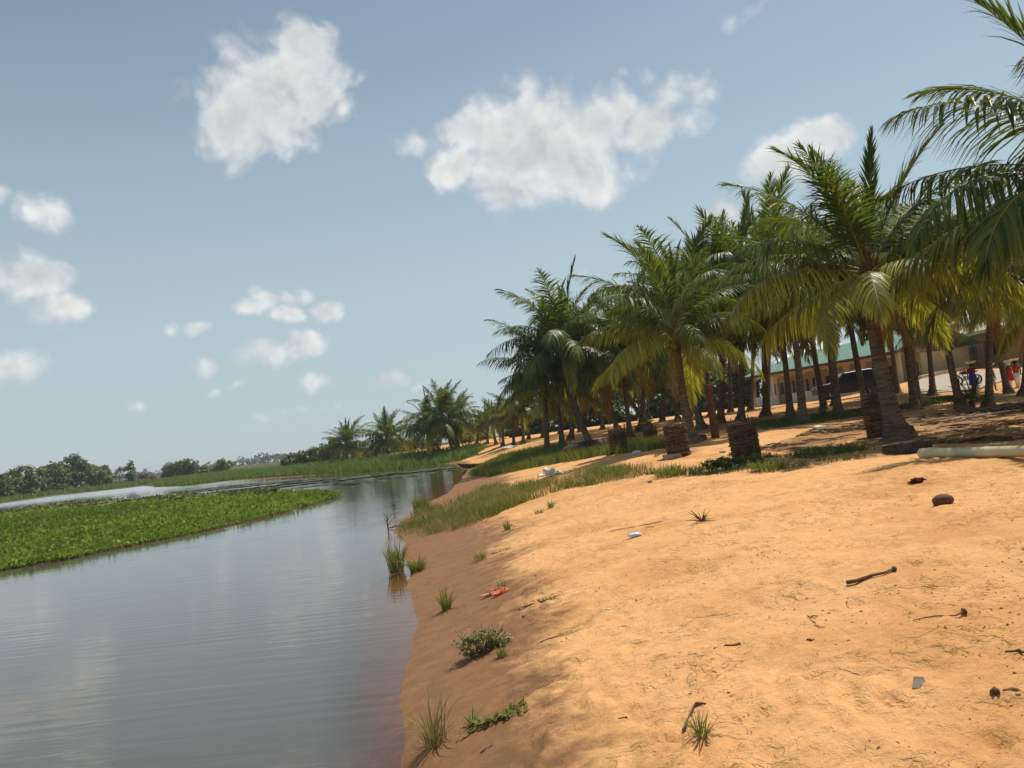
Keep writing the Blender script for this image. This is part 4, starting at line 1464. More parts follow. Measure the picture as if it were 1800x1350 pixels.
def build_far_trees():
    def tree(px, Y, hw, top, lab, mat, seed, n=1500, leaf=.55, group=None, flat=1.0, base=None):
        b = base_at(px, Y)
        h = (EYE + (_hz(px) - top) / FPX * Y - b.z) * (.86 if px < 200 else 1)
        w = hw / FPX * Y
        rr = random.Random(seed)
        lob = []
        for k in range(6):
            a = k * 1.05 + rr.random()
            q = w * rr.uniform(.32, .5)
            lob.append(((math.cos(a) * w * .55, math.sin(a) * w * .5, h * rr.uniform(.3, .72) * flat), (q, q, min(q, h * .26))))
        lob.append(((rr.uniform(-.2, .2) * w, 0, h * .8), (w * .35, w * .35, h * .2)))
        lob.append(((0, -w * .3, h * .14), (w * .95, w * .5, h * .2)))
        lob.append(((w * .3, -w * .1, h * .06), (w * .9, w * .5, h * .12)))
        return broad_tree('broadleaf_tree' if h > 4 else 'bush', b, lob, n, leaf, seed, mat, lab, 'tree' if h > 4 else 'bush', group, .05 * h ** .8)
    L_ = [(6, 180, 34, 824, 'low bush on the left far bank at the picture edge'), (36, 188, 34, 806, 'rounded leafy tree second from the left edge on the far bank'), (68, 196, 24, 817, 'small tree in the dip between two taller far bank trees'),
          (98, 206, 28, 800, 'leafy tree left of the pointed tall tree on the far bank'), (127, 213, 30, 784, 'tallest pointed tree on the left far bank'), (158, 219, 30, 799, 'dark leafy tree right of the pointed tall tree'), (182, 224, 20, 812, 'last low bush at the right end of the far bank thicket')]
    for i, (px, Y, hw, top, lab) in enumerate(L_):
        tree(px, Y, hw, top, lab, M['bushleaf'] if i % 2 else M['shrubleaf'], 500 + i, 3000, .8, 'trees of the far bank thicket')
    tree(231, 230, 11, 810, 'small lone green tree between bare trees on the far bank', M['shrubleaf'], 520, 900, .7)
    b = tree(252, 235, 22, 832, 'low rusty brown bush beside the lone green tree', leafmat('rusty_leaf', (.10, .055, .03), (.16, .09, .05), .1, .7, .1), 521, 900, .6)
    tree(300, 240, 17, 813, 'flat topped tree at the left of the middle far trees', M['shrubleaf'], 522, 1300, .8)
    tree(330, 238, 24, 806, 'widest spreading tree of the middle far trees', M['shrubleaf'], 523, 1900, .8)
    tree(362, 236, 18, 816, 'low bush between spreading tree and round tree', M['bushleaf'], 524, 1000, .8)
    tree(391, 225, 20, 806, 'round dense tree right of the middle far trees', M['bushleaf'], 525, 1800, .75)
    for i, (px, Y, hw, top, lab) in enumerate([(512, 150, 16, 797, 'twiggy bush at the left end of the green hedge of bushes'), (536, 146, 20, 793, 'broad bush second in the green row beside the far palms'), (562, 142, 22, 783, 'tall bush third in the green row beside the far palms'),
                                               (585, 138, 22, 770, 'tallest dark bush next to the leftmost far palm'), (640, 134, 22, 790, 'green bush between the two lone far palms'), (720, 132, 22, 788, 'green bush behind the orange sand on the far bank'), (700, 140, 20, 782, 'yellowish bush right of the short round palm'), (830, 128, 34, 762, 'bush behind the young palms on the distant sand')]):
        tree(px, Y, hw, top, lab, M['bushleaf'] if i % 2 == 0 else M['shrubleaf'], 540 + i, 1500, .6, 'bushes on the far bank')
    # grove undergrowth that closes the view between the trunks
    for i, (px, Y, hw, top) in enumerate([(930, 104, 50, 715), (1000, 100, 46, 690), (1070, 98, 50, 670), (1150, 94, 54, 650), (1230, 94, 54, 632), (1300, 96, 50, 628)]):
        tree(px, Y, hw, top, 'dense shrub far behind the palm trunks of the grove', M['shrubleaf'], 560 + i, 4200, .6, 'shrubs behind the grove')
    # bare trees
    def bare(px, Y, top, seed, lab):
        b = base_at(px, Y)
        h = EYE + (_hz(px) - top) / FPX * Y - b.z
        o = empty('bare_tree', b)
        rr = random.Random(seed)
        mb, tk = MB(), MB()
        tk.tube([(0, 0, -.2), (.05 * h * rr.uniform(-1, 1), 0, h * .3), (0, 0, h * .5)], [.16, .13, .09], 6)
        def grow(p, d, ln, r0, lev):
            e = p + d * ln
            mb.tube([p, (p + e) / 2 + Vector((rr.uniform(-.05, .05), rr.uniform(-.05, .05), 0)) * ln, e], [r0, r0 * .8, r0 * .55], 4)
            if lev:
                for _ in range(4):
                    nd = (d + Vector((rr.uniform(-.8, .8), rr.uniform(-.8, .8), rr.uniform(-.1, .6)))).normalized()
                    grow(p + d * ln * rr.uniform(.4, 1), nd, ln * .68, max(.035, r0 * .55), lev - 1)
        for k in range(6):
            a = k * 1.05 + rr.random()
            grow(Vector((0, 0, h * rr.uniform(.2, .48))), Vector((math.cos(a) * .6, math.sin(a) * .6, .9)).normalized(), h * .26, .07, 3)
        tk.build('trunk', M['deadwood'], o)
        mb.build('branches', M['deadwood'], o)
        tag(o, lab, 'tree', 'bare trees on the far bank')
    bare(163, 235, 813, 1, 'leafless pinkish tree just behind the far bank thicket, left of its pair')
    bare(180, 240, 812, 2, 'leafless pinkish tree right of the far bank thicket')
    bare(212, 240, 816, 3, 'small leafless tree left of the lone green tree')
    # distant wood on the horizon
    r = np.random.default_rng(77)
    lob = []
    for px in range(-200, 760, 9):
        Y = 780 + r.uniform(-40, 60)
        p = at(px, _hz(px), Y)
        hh = r.uniform(3.2, 6.0) * (1.0 + .5 * math.exp(-((px - 470) / 60) ** 2))
        lob.append(((p.x, Y, 1.0 + hh * .6), (6.0, 5.0, hh * .75)))
    V, T, v = leaf_cloud(lob, 9000, 2.6, 78, 6)
    tag(link('distant_wood', tri_mesh('distant_wood', V, T, {'v': v}, (M['farleaf'],))), 'hazy blue green line of woods on the horizon', None, None, 'stuff')


build_far_trees()


# ------------------------------------------------------------------ things on the sand
M['pipe'] = pmat('cream_plastic', (.62, .56, .34), (.46, .42, .25), 1.6, .45, .4, .12, .004)
M['rubber'] = pmat('black_rubber', (.045, .038, .032), (.085, .065, .05), 9, .75, .3, .4, .006)
M['concrete'] = pmat('grey_concrete', (.36, .31, .26), (.25, .21, .17), 6, .9, .2, .4, .006)
M['husk'] = pmat('coconut_husk', (.15, .07, .035), (.075, .036, .02), 12, .7, .3, .5, .006, stretch=(1, 6, 6))
M['orange'] = pmat('orange_rubber', (.72, .13, .04), (.55, .10, .035), 10, .5, .35, .1)
M['palesole'] = pmat('pale_sole', (.55, .33, .22), (.42, .24, .16), 14, .7, .2, .1)
M['plastic_white'] = pmat('white_plastic', (.72, .72, .68), (.58, .58, .55), 10, .45, .4, .5, .02)
M['plastic_blue'] = pmat('clear_blue_plastic', (.42, .50, .62), (.72, .74, .74), 30, .25, .5, .5, .01)
M['plastic_black'] = pmat('black_plastic', (.035, .028, .022), (.09, .06, .04), 12, .4, .4, .6, .01)
M['rag'] = pmat('dark_red_rag', (.10, .025, .015), (.05, .016, .012), 12, .9, .1, .6, .02)
M['slate'] = pmat('grey_slate', (.21, .165, .115), (.14, .11, .08), 14, .85, .2, .4, .005)
M['dugout'] = pmat('dark_canoe_wood', (.035, .027, .02), (.07, .05, .036), 7, .7, .25, .4, .01, stretch=(1, 5, 5))
M['dugout_in'] = pmat('worn_canoe_wood', (.12, .075, .05), (.07, .045, .03), 7, .8, .2, .4, .01)
M['stump'] = pmat('stump_bark', (.21, .105, .055), (.11, .045, .025), 7, .9, .15, .7, .02, stretch=(1, 1, 5))
M['stumptop'] = pmat('cut_stump_top', (.33, .25, .16), (.22, .16, .10), 20, .9, .1, .3)


def build_guards():
    """woven wicker guards round young palms"""
    nst, rows, hh, rr0 = 14, 20, .9, .31
    weave = MB()
    rr = random.Random(3)
    for k in range(rows):
        z = .025 + hh * k / rows
        pts = []
        wob = rr.uniform(-.012, .012)
        for q in range(nst * 4):
            th = 2 * math.pi * q / (nst * 4)
            s = math.cos(th * nst / 2 + math.pi * k)
            rad = (rr0 + .022 * s + wob * 1.6) * (1 + .03 * math.sin(th + k * .7))
            pts.append(Vector((rad * math.cos(th), rad * math.sin(th), z + .008 * math.sin(3 * th + k) + rr.uniform(-.004, .004))))
        pts.append(pts[0])
        weave.tube(pts, [.0175 * rr.uniform(.7, 1.2)] * len(pts), 5, False)
    wm = weave.mesh('wicker_weave', M['wicker'], True)
    sm = MB().tube([(0, 0, -.1), (0, 0, hh * .5), (.004, 0, hh + .05)], [.016, .014, .010], 6).mesh('stake', M['wicker'], True)
    inner = MB().lathe([(rr0 - .035, -.02), (rr0 - .04, hh * .9)], 20).mesh('inner_lining', M['stick'])
    for px, py, w, h, lab in [(1090, 797, 1.02, 1.04, 'dark wicker guard on the sand nearest the lagoon, beside bank grass'), (1146, 783, .92, .85, 'narrow wicker guard behind the others with a seedling on top'), (1194, 801, .98, .98, 'tall ragged wicker guard in front of the yellow tipped palm'),
                              (1314, 807, 1.04, .97, 'widest wicker guard, standing alone on the right of the bare stump'), (1547, 767, .92, 1.2, 'dark wicker guard tucked against the big leaning palm trunk')]:
        p = G(px, py)
        o = empty('wicker_guard', p, rr.uniform(0, 6))
        c = link('wicker_weave', wm, o)
        c['kind'] = 'stuff'
        link('inner_lining', inner, o)
        for k in range(nst):
            th = 2 * math.pi * k / nst
            s = link('stake', sm, o)
            s.location = (rr0 * math.cos(th), rr0 * math.sin(th), 0)
            s.scale = (1, 1, rr.uniform(.93, 1.16))
        o.scale = (w, w, h)
        o.rotation_euler = (R(rr.uniform(-5, 5)), R(rr.uniform(-6, 6)), o.rotation_euler.z)
        tag(o, lab, 'wicker guard', 'woven guards round the young palms')


def stick(name, a, b, r0, r1, lab, cat='stick', mat='stick', bends=3, seed=1, knob=0):
    rr = random.Random(seed)
    A = G(*a)
    B = G(*b)
    mb = MB()
    pts, rad = [], []
    for k in range(bends + 2):
        t = k / (bends + 1)
        x, y = A.x + (B.x - A.x) * t, A.y + (B.y - A.y) * t
        if 0 < t < 1:
            x += rr.uniform(-1, 1) * .02
            y += rr.uniform(-1, 1) * .02
        pts.append(Vector((x - A.x, y - A.y, H(x, y) - A.z + r0 * .7 + rr.uniform(0, .01))))
        rad.append((r0 + (r1 - r0) * t) * rr.uniform(.7, 1.15) * (.62 if name == 'dry_twig' else 1))
    mb.tube(pts, rad, 7)
    if knob:
        mb.tube([pts[-1] - (pts[-1] - pts[-2]).normalized() * knob, pts[-1], pts[-1] + (pts[-1] - pts[-2]).normalized() * knob * .8], [r1, r1 * 2.4, r1 * 1.6], 7)
    o = mb.build(name, M[mat], None, True)
    o.location = A
    return tag(o, lab, cat)


def lump(name, p, size, mat, lab, cat, seed=1, n=3, crumple=.35, rz=0.0, sink=.1, smooth=True):
    bm = bmesh.new()
    bmesh.ops.create_icosphere(bm, subdivisions=n, radius=1)
    rr = np.random.default_rng(seed)
    off = rr.uniform(0, 50, 3)
    for v in bm.verts:
        c = v.co
        f = 1 + crumple * float(vnoise(np.array([c.x * 1.8 + off[0] + c.z]), np.array([c.y * 1.8 + off[1] - c.z * .7]), seed)[0]) + crumple * .5 * float(vnoise(np.array([c.x * 4.1 + off[2]]), np.array([c.y * 4 + c.z * 3.1]), seed + 1)[0])
        v.co = Vector((c.x * size[0] * f, c.y * size[1] * f, max(c.z * f, -.75) * size[2]))
    me = bpy.data.meshes.new(name)
    bm.to_mesh(me)
    bm.free()
    for q in me.polygons:
        q.use_smooth = smooth
    me.materials.append(M[mat])
    o = link(name, me)
    o.location = Vector(p) + Vector((0, 0, size[2] * (.75 - sink)))
    o.rotation_euler = (0, 0, rz)
    return tag(o, lab, cat)


def build_items():
    build_guards()
    # bare stump of a dead palm
    b = base_at(1258, 28.5)
    t = at(1245, 676, 28.5)
    o = empty('palm_stump', b)
    c = t - b
    mb = MB()
    n = 20
    rr = random.Random(8)
    pts = [Vector((c.x * k / n, c.y * k / n, -.1 + (c.z + .1) * k / n)) for k in range(n + 1)]
    mb.tube(pts, [(.150 - .025 * (k / n)) * (1.05 if k % 2 else .97) * rr.uniform(.97, 1.03) for k in range(n + 1)], 12)
    mb.build('trunk', M['stump'], o, True)
    MB().lathe([(.001, .03), (.09, .025), (.125, .0), (.125, -.05)], 12, c).build('cut_top', M['stumptop'], o)
    tag(o, 'headless bare palm stump standing among the wicker guards', 'stump')
    # block under the ragged guard
    p = G(1182, 806)
    o = MB().box((0, 0, .05), (.46, .22, .14)).build('concrete_block', M['concrete'])
    o.location = p
    o.rotation_euler = (0, 0, R(12))
    tag(o, 'flat grey concrete block lying before the ragged wicker guard', 'block')
    # long cream pipe with a socket end
    A, B = G(1622, 808), G(1800, 809)
    d = (B - A)
    d.z = 0
    d.normalize()
    o = empty('plastic_pipe', A)
    r0 = .082
    za = H(A.x, A.y)
    def pp(s):
        x, y = A.x + d.x * s, A.y + d.y * s
        return Vector((d.x * s, d.y * s, r0 + .02 + .03 * s - .006 * s * s * 0))
    MB().tube([pp(.20), pp(.44), pp(1.2), pp(2.4), pp(4.6)], [r0 * .93] * 5, 20).build('tube', M['pipe'], o, True)
    MB().tube([pp(.19), pp(.20), pp(.36), pp(.43), pp(.46)], [r0 * 1.0, r0 * 1.12, r0 * 1.14, r0 * 1.1, r0 * .94], 20).build('socket', M['pipe'], o, True)
    MB().tube([pp(0), pp(.006), pp(.19), pp(.20)], [r0 * .8, r0 * 1.02, r0 * 1.03, r0 * .98], 20).build('end_cap', M['pipe'], o, True)
    for s in (1.0, 1.62, 2.6):
        MB().tube([pp(s), pp(s + .05)], [r0 * .96, r0 * .96], 20).build('joint_band', M['pipe'], o, True)
    tag(o, 'long cream plastic pipe with socket lying across the sand', 'pipe')
    # half buried tyre
    p = G(1600, 795)
    o = empty('buried_tyre', p, R(8))
    prof = [(.26, .10), (.25, .0), (.27, -.10), (.36, -.125), (.415, -.10), (.425, 0), (.415, .10), (.36, .125), (.26, .10)]
    tyre = MB().lathe(prof, 40).build('tyre', M['rubber'], o, True)
    tr = MB()
    for k in range(44):
        th = 2 * math.pi * k / 44
        for z in (-.06, .06):
            tr.box((.425 * math.cos(th), .425 * math.sin(th), z), (.02, .034, .08), th)
    q = tr.build('tread', M['rubber'], o)
    q['kind'] = 'stuff'
    for c in (tyre, q):
        c.location = (0, .08, .045)
        c.rotation_euler = (R(-7), R(3), 0)
    tag(o, 'half buried black tyre behind the end of the cream pipe', 'tyre')
    # coconuts, rags, scraps
    p = G(1658, 889)
    o = empty('fallen_coconut', p, R(-14))
    o.scale = (.85, .85, .85)
    m = MB()
    m.lathe([(.002, -.125), (.05, -.115), (.085, -.06), (.098, .01), (.082, .075), (.045, .115), (.002, .13)], 18, (0, 0, 0), lambda th, z: 1 + .05 * math.cos(3 * th))
    c = m.build('husk', M['husk'], o, True)
    c.rotation_euler = (0, R(82), 0)
    c.location = (0, 0, .065)
    s = MB().lathe([(.04, .10), (.045, .122), (.02, .135), (.002, .136)], 9).build('stalk_cap', M['stick'], o)
    s.rotation_euler = (0, R(82), 0)
    s.location = (0, 0, .065)
    tag(o, 'fallen brown coconut lying alone on the dry sand', 'coconut')
    lump('crumpled_rag', G(1612, 848), (.12, .06, .035), 'rag', 'crumpled dark red rag on the sand below the pipe', 'rag', 3, 3, .6, R(10))
    lump('wood_chip', G(1143, 849), (.055, .04, .03), 'husk', 'small brown husk piece on the near crest of the mound', 'husk piece', 4, 2, .4)
    lump('white_sack', G(966, 838) + Vector((0, 0, .06)), (.34, .17, .10), 'plastic_white', 'crumpled white sack in the shore grass', 'sack', 5, 4, .95, R(35))
    lump('water_sachet', G(1116, 944), (.085, .055, .03), 'plastic_blue', 'crumpled clear water sachet on the dry sand beside a twig', 'plastic sachet', 6, 3, .5, R(25), .05)
    lump('white_scrap', G(1069, 1073), (.03, .012, .012), 'plastic_white', 'small white scrap alone on the sand left of centre', 'scrap', 7, 2, .4, R(-35))
    lump('white_scrap', G(872, 896), (.09, .04, .03), 'plastic_white', 'white plastic scrap at the edge of the shore grass', 'scrap', 8, 2, .5)
    lump('white_scrap', G(862, 899), (.06, .04, .025), 'palesole', 'cream scrap touching the white scrap at the shore grass', 'scrap', 9, 2, .5)
    lump('white_scrap', G(1120, 797), (.16, .1, .06), 'plastic_blue', 'pale bluish plastic scrap between two wicker guards', 'scrap', 10, 2, .5)
    lump('white_scrap', G(1137, 790), (.12, .08, .05), 'plastic_white', 'white plastic scrap before the narrow wicker guard', 'scrap', 11, 2, .5)
    lump('white_scrap', G(1083, 802), (.08, .06, .03), 'palesole', 'cream scrap at the foot of the guard nearest the lagoon', 'scrap', 12, 2, .5)
    lump('white_scrap', G(1270, 796), (.08, .05, .04), 'palesole', 'cream scrap left of the widest wicker guard', 'scrap', 13, 2, .5)
    lump('white_scrap', G(1330, 829), (.09, .05, .03), 'palesole', 'cream scrap under the feathery weed', 'scrap', 14, 2, .5)
    lump('rubbish_pile', G(902, 787), (.6, .25, .10), 'plastic_white', 'pale rubbish heap on the sand behind the bank grass', 'rubbish', 15, 3, .7)
    lump('yellow_sheet', G(1443, 754), (.42, .16, .06), 'pipe', 'crumpled yellow plastic sheet in the leaf litter', 'plastic sheet', 16, 3, .6, R(15))
    lump('stone_piece', G(1750, 1222), (.022, .02, .022), 'stick', 'small dark clod at the lower right, left of a curled scrap', 'clod', 17, 2, .4, 0, .05)
    lump('curled_scrap', G(1778, 1218), (.034, .015, .014), 'stick', 'small curled brown scrap at the lower right edge', 'scrap', 18, 2, .5, R(-20), .05)
    lump('pebble', G(1790, 1222), (.012, .012, .009), 'palesole', 'tiny pale pebble touching the curled scrap', 'pebble', 19, 2, .3)
    # thin slate shard
    m = MB().add([(-.035, -.035, 0), (.04, -.045, 0), (.045, .06, .004), (.0, .075, .0), (-.035, -.035, .018), (.04, -.045, .016), (.045, .06, .02), (.0, .075, .016)], [(0, 3, 2, 1), (4, 5, 6, 7), (0, 1, 5, 4), (1, 2, 6, 5), (2, 3, 7, 6), (3, 0, 4, 7)])
    o = m.build('bark_shard', M['slate'])
    o.location = G(1613, 1208)
    o.rotation_euler = (R(14), 0, R(-14))
    tag(o, 'grey flat shard of bark in the lower right sand', 'shard')
    # sandals
    for k, (a, b, rz, lab) in enumerate([((862, 1046)), ((878, 1043))] and [(862, 1047, -62, 'left orange flip-flop of the pair on the sand'), (880, 1044, -52, 'right orange flip-flop of the pair on the sand')]):
        p = G(a, b)
        o = empty('flip_flop', p + Vector((0, 0, .012)), R(rz))
        out = [(math.sin(t) * (.044 + .010 * math.cos(t * 1.0)), math.cos(t) * .13) for t in np.linspace(0, 2 * math.pi, 23)[:-1]]
        n = len(out)
        m = MB()
        m.add([(x, y, 0) for x, y in out] + [(x, y, .018) for x, y in out], [tuple(range(n))[::-1], tuple(range(n, 2 * n))] + [(i, (i + 1) % n, n + (i + 1) % n, n + i) for i in range(n)])
        m.build('sole', M['palesole'] if k == 0 else M['orange'], o)
        for s in (-1, 1):
            MB().tube([(0, .075, .02), (s * .018, .05, .048), (s * .036, .01, .05), (s * .046, -.035, .022)], [.006, .010, .011, .007], 6, flat=.6).build('strap', M['orange'], o, True)
        o.rotation_euler = (R(6), R(5 if k else -4), R(rz))
        tag(o, lab, 'flip-flop', 'orange flip-flops')
    # sticks and twigs
    stick('fallen_stick', (1489, 1029), (1572, 1004), .015, .009, 'dark stick with a knobbed end on the open sand', seed=2, knob=.02)
    stick('dry_twig', (1072, 935), (1165, 917), .006, .010, 'long thin twig lying above the water sachet', seed=3)
    stick('dry_twig', (1150, 927), (1135, 929), .010, .006, 'short twig piece crossing the long thin twig', seed=4)
    stick('dry_twig', (1605, 1093), (1695, 1077), .004, .010, 'thin root like twig on the right sand', seed=5, knob=.012)
    stick('dry_twig', (1420, 1086), (1438, 1086), .008, .006, 'upper piece of the bent twig in the middle of the sand', seed=6)
    stick('dry_twig', (1424, 1090), (1450, 1104), .004, .004, 'lower bent twig in the middle of the sand', seed=7)
    stick('dry_twig', (1088, 1264), (1104, 1264), .006, .006, 'dark twig in the sand near the plastic strip', seed=8)
    stick('dry_twig', (908, 1084), (926, 1085), .012, .008, 'short dark twig right of the sandals', seed=9)
    stick('dry_twig', (1597, 872), (1604, 884), .004, .003, 'fine straw sticking up left of the coconut', seed=10)
    stick('dry_twig', (1418, 1127), (1432, 1127), .008, .006, 'tiny dark twig below the bent twig', seed=11)
    stick('dry_twig', (1255, 1142), (1302, 1133), .008, .014, 'half buried flat twig left of centre sand', seed=12)
    stick('dry_twig', (845, 1325), (868, 1308), .007, .005, 'dark twig on the wet sand at the bottom', seed=13)
    stick('dry_twig', (950, 1130), (990, 1118), .008, .006, 'dark twig on the slope right of the flowering weed', seed=14)
    stick('dry_twig', (1768, 1152), (1812, 1150), .014, .012, 'dark twig at the right edge of the sand', seed=15)
    # black plastic strip standing in the sand
    A = G(1202, 1284)
    m = MB()
    pts = [G(1202, 1284), G(1212, 1262), G(1220, 1244), G(1236, 1240)]
    vs_ = []
    for k, p in enumerate(pts):
        q = p - A
        vs_ += [(q.x - .012, q.y, q.z + .002), (q.x + .012, q.y + .006, q.z + (.012, .02, .03, .012)[k])]
    m.add(vs_, [(0, 1, 3, 2), (2, 3, 5, 4), (4, 5, 7, 6)])
    o = m.build('plastic_strip', M['plastic_black'])
    o.location = A
    mod = o.modifiers.new('thickness', 'SOLIDIFY')
    mod.thickness = .004
    tag(o, 'curling black plastic strip behind the little grass tuft', 'plastic strip')
    # spiky dead rosette
    c = G(1234, 918)
    o = empty('dry_rosette', c)
    rr = random.Random(12)
    for k in range(26):
        az = rr.uniform(0, 6.28)
        el = rr.uniform(.1, 1.15)
        ln = rr.uniform(.10, .24) * (1.25 if math.cos(az) < -.3 else .9)
        d = Vector((math.cos(az) * math.cos(el), math.sin(az) * math.cos(el), math.sin(el)))
        e = d * ln
        MB().tube([(0, 0, .01), e * .5 + Vector((0, 0, .008)), e + Vector((0, 0, -.02))], [.007, .006, .002], 5).build('spike', M['stick'], o, True)
    tag(o, 'spiky dead brown twig rosette standing in the sand', 'dead plant')
    # half sunk twig at the spit
    c = onplane(683, 930, 0)
    o = empty('drowned_branch', c)
    rr = random.Random(4)
    MB().tube([(0, 0, -.1), (-.02, 0, .22), (.03, .02, .42)], [.022, .015, .006], 6).build('main_branch', M['stick'], o, True)
    for k in range(4):
        MB().tube([(0, 0, .1 + .06 * k), (.08 * (-1) ** k, 0, .2 + .07 * k), (.15 * (-1) ** k + .05, 0, .30 + .05 * k)], [.009, .006, .003], 5).build('twig', M['stick'], o, True)
    MB().tube([(.03, 0, .03), (.3, .1, .05), (.62, .3, .06)], [.018, .014, .008], 6).build('fallen_branch', M['stick'], o, True)
    tag(o, 'dark drowned branch sticking out of the water at the spit', 'branch')
    # loose crumbs and leaf bits on the dry sand
    r = np.random.default_rng(33)
    n = 30000
    y = 2.6 + 15 * r.random(n) ** 1.25
    x = (-.10 + .85 * r.random(n)) * y
    hb = Hbase(x, y)
    k = hb > .1
    k &= (vnoise(x * 1.1, y * .9, 71) * 1.4 + .2) > r.random(n)
    x, y = x[k], y[k]
    n = len(x)
    TVb = np.array([[-.5, -.2, 0], [.5, -.25, .05], [.55, .2, 0], [-.45, .25, .05], [0, 0, .28]], float)
    TTb = np.array([[0, 1, 4], [1, 2, 4], [2, 3, 4], [3, 0, 4]])
    V, T = scatter(TVb, TTb, np.column_stack([x, y, Hn(x, y) + .002]), rot_batch(r.uniform(0, 6.28, n), r.normal(0, .2, n), r.normal(0, .2, n)), (r.random(n) ** 5 * .018 + .004) * (1 + y / 40))
    tag(link('sand_crumbs', tri_mesh('sand_crumbs', V, T, {'v': np.repeat(r.random(n) * .8, 5)}, (M['crumb'],))), 'dark crumbs and bits of bark strewn over the sand', None, None, 'stuff')
    # dry palm litter round the big palm and towards the right edge
    P = sample_poly(POLY_LITTER, 3000, 91, lambda x, y: (vnoise(x * .5, y * .9, 61) * 1.1 + .30).clip(0, 1))
    n = len(P)
    TVl = np.array([[-.5, -.03, 0], [-.5, .03, 0], [0, -.04, .06], [0, .04, .05], [.5, -.012, .02], [.5, .012, .0]], float)
    TTl = np.array([[0, 2, 1], [1, 2, 3], [2, 4, 3], [3, 4, 5]])
    V, T = scatter(TVl, TTl, np.column_stack([P, Hn(P[:, 0], P[:, 1]) + .01]), rot_batch(r.normal(0, .6, n), r.normal(0, .08, n), r.normal(0, .5, n)), r.uniform(.25, .9, n))
    tag(link('palm_litter', tri_mesh('palm_litter', V, T, {'v': np.repeat(r.random(n), 6)}, (M['debris'],))), 'brown dry palm leaf litter strewn over the sand at the right', None, None, 'stuff')
    for i, (a, b, lab) in enumerate([((1745, 722), (1800, 712), 'grey weathered branch in the litter at the right edge, upper one'), ((1700, 738), (1790, 722), 'grey weathered branch in the litter right of the palm seedling'), ((1640, 742), (1715, 730), 'thin grey branch in the litter left of the palm seedling')]):
        stick('fallen_branch', a, b, .05, .03, lab, 'branch', 'deadwood', 3, 40 + i)
    # fallen palm logs and planks by the grove edge
    stick('fallen_log', (1150, 788), (1178, 783), .13, .12, 'dark short palm log beside the narrow wicker guard', 'log', 'stump', 2, 50)
    stick('fallen_log', (1222, 778), (1238, 774), .14, .13, 'dark short palm log at the foot of the yellow tipped palm', 'log', 'stump', 2, 51)


M['crumb'] = leafmat('bark_crumb', (.07, .032, .014), (.36, .18, .07), 0, .9, .1)
build_items()


def canoe(name, loc, length, beam, depth, rz, lab, tilt=0.0):
    o = empty(name, loc, rz)
    ns, nr = 21, 9
    hull, inner = MB(), MB()
    for mb, k in ((hull, 1.0), (inner, .86)):
        vs_, fs = [], []
        for i in range(ns):
            s = -1 + 2 * i / (ns - 1)
            w = beam / 2 * (1 - abs(s) ** 2.6) * k + .012
            sheer = depth * (1 + .55 * abs(s) ** 3)
            keel = depth * .55 * abs(s) ** 3.2 + (0 if k == 1 else .05)
            for j in range(nr):
                a = -math.pi / 2 + math.pi * j / (nr - 1)
                zf = 1 - max(0.0, math.cos(a)) ** .8
                vs_.append((s * length / 2 * (1 if k == 1 else .97) * (.84 + .16 * zf), w * math.sin(a), keel + (sheer - keel) * zf))
        for i in range(ns - 1):
            for j in range(nr - 1):
                q = (i * nr + j, i * nr + j + 1, (i + 1) * nr + j + 1, (i + 1) * nr + j)
                fs.append(q if k == 1 else q[::-1])
        mb.add(vs_, fs)
    # gunwale joins the two skins
    for s in (0, nr - 1):
        pts = [Vector(hull.v[i * nr + s]) * .5 + Vector(inner.v[i * nr + s]) * .5 for i in range(ns)]
        MB().tube(pts, [.028] * ns, 6).build('gunwale', M['dugout_in'], o, True)
    hull.build('hull', M['dugout'], o, True)
    inner.build('inner_hull', M['dugout_in'], o, True)
    for x in (-.22, .15):
        w = beam * (1 - abs(x * 2) ** 2.6) * .92
        MB().box((x * length, 0, depth * .82), (.2, w, .035)).build('thwart', M['dugout_in'], o)
    o.rotation_euler = (tilt, 0, rz)
    return tag(o, lab, 'canoe')


p = onplane(846, 822, 0)
canoe('dugout_canoe', p + Vector((.9, .4, -.06)), 5.4, .75, .34, R(10), 'dark wooden dugout canoe moored at the end of the bank grass')
p = base_at(1052, 40)
canoe('beached_canoe', p + Vector((0, 0, .62)), 4.6, .8, .45, R(20), 'overturned dark canoe beached behind the nearest wicker guard', R(176))


# ------------------------------------------------------------------ buildings
M['wall_tan'] = pmat('tan_render', (.46, .30, .17), (.40, .26, .145), 1.5, .9, .15, .15)
M['wall_cream'] = pmat('cream_render', (.58, .47, .30), (.50, .40, .26), 1.2, .9, .15, .15)
M['wall_white'] = pmat('white_render', (.70, .70, .66), (.58, .58, .56), 1.0, .9, .15, .15)
M['roof_green'] = pmat('green_roof_sheet', (.10, .25, .20), (.13, .30, .24), .7, .45, .4, .05)
M['roof_grey'] = pmat('blue_grey_roof_sheet', (.30, .37, .44), (.24, .30, .37), .6, .5, .4, .05)
M['fascia'] = pmat('brown_fascia', (.10, .065, .04), (.07, .045, .03), 4, .8, .2, .1)
M['dark_open'] = pmat('painted_dark_interior', (.05, .035, .022), (.035, .024, .016), 3, .9, .1, 0)  # dark colour stands in for the unlit rooms behind the doorways
M['door_blue'] = pmat('grey_blue_door', (.13, .17, .19), (.10, .13, .15), 4, .6, .3, .1)
M['glass_dark'] = pmat('dark_window_glass', (.025, .035, .075), (.02, .028, .06), 3, .15, .5, 0)
M['paving'] = pmat('pale_paving', (.42, .36, .29), (.34, .29, .23), 2.5, .9, .15, .3)
M['kerb'] = pmat('cream_kerb', (.55, .48, .32), (.47, .40, .27), 4, .85, .2, .2)


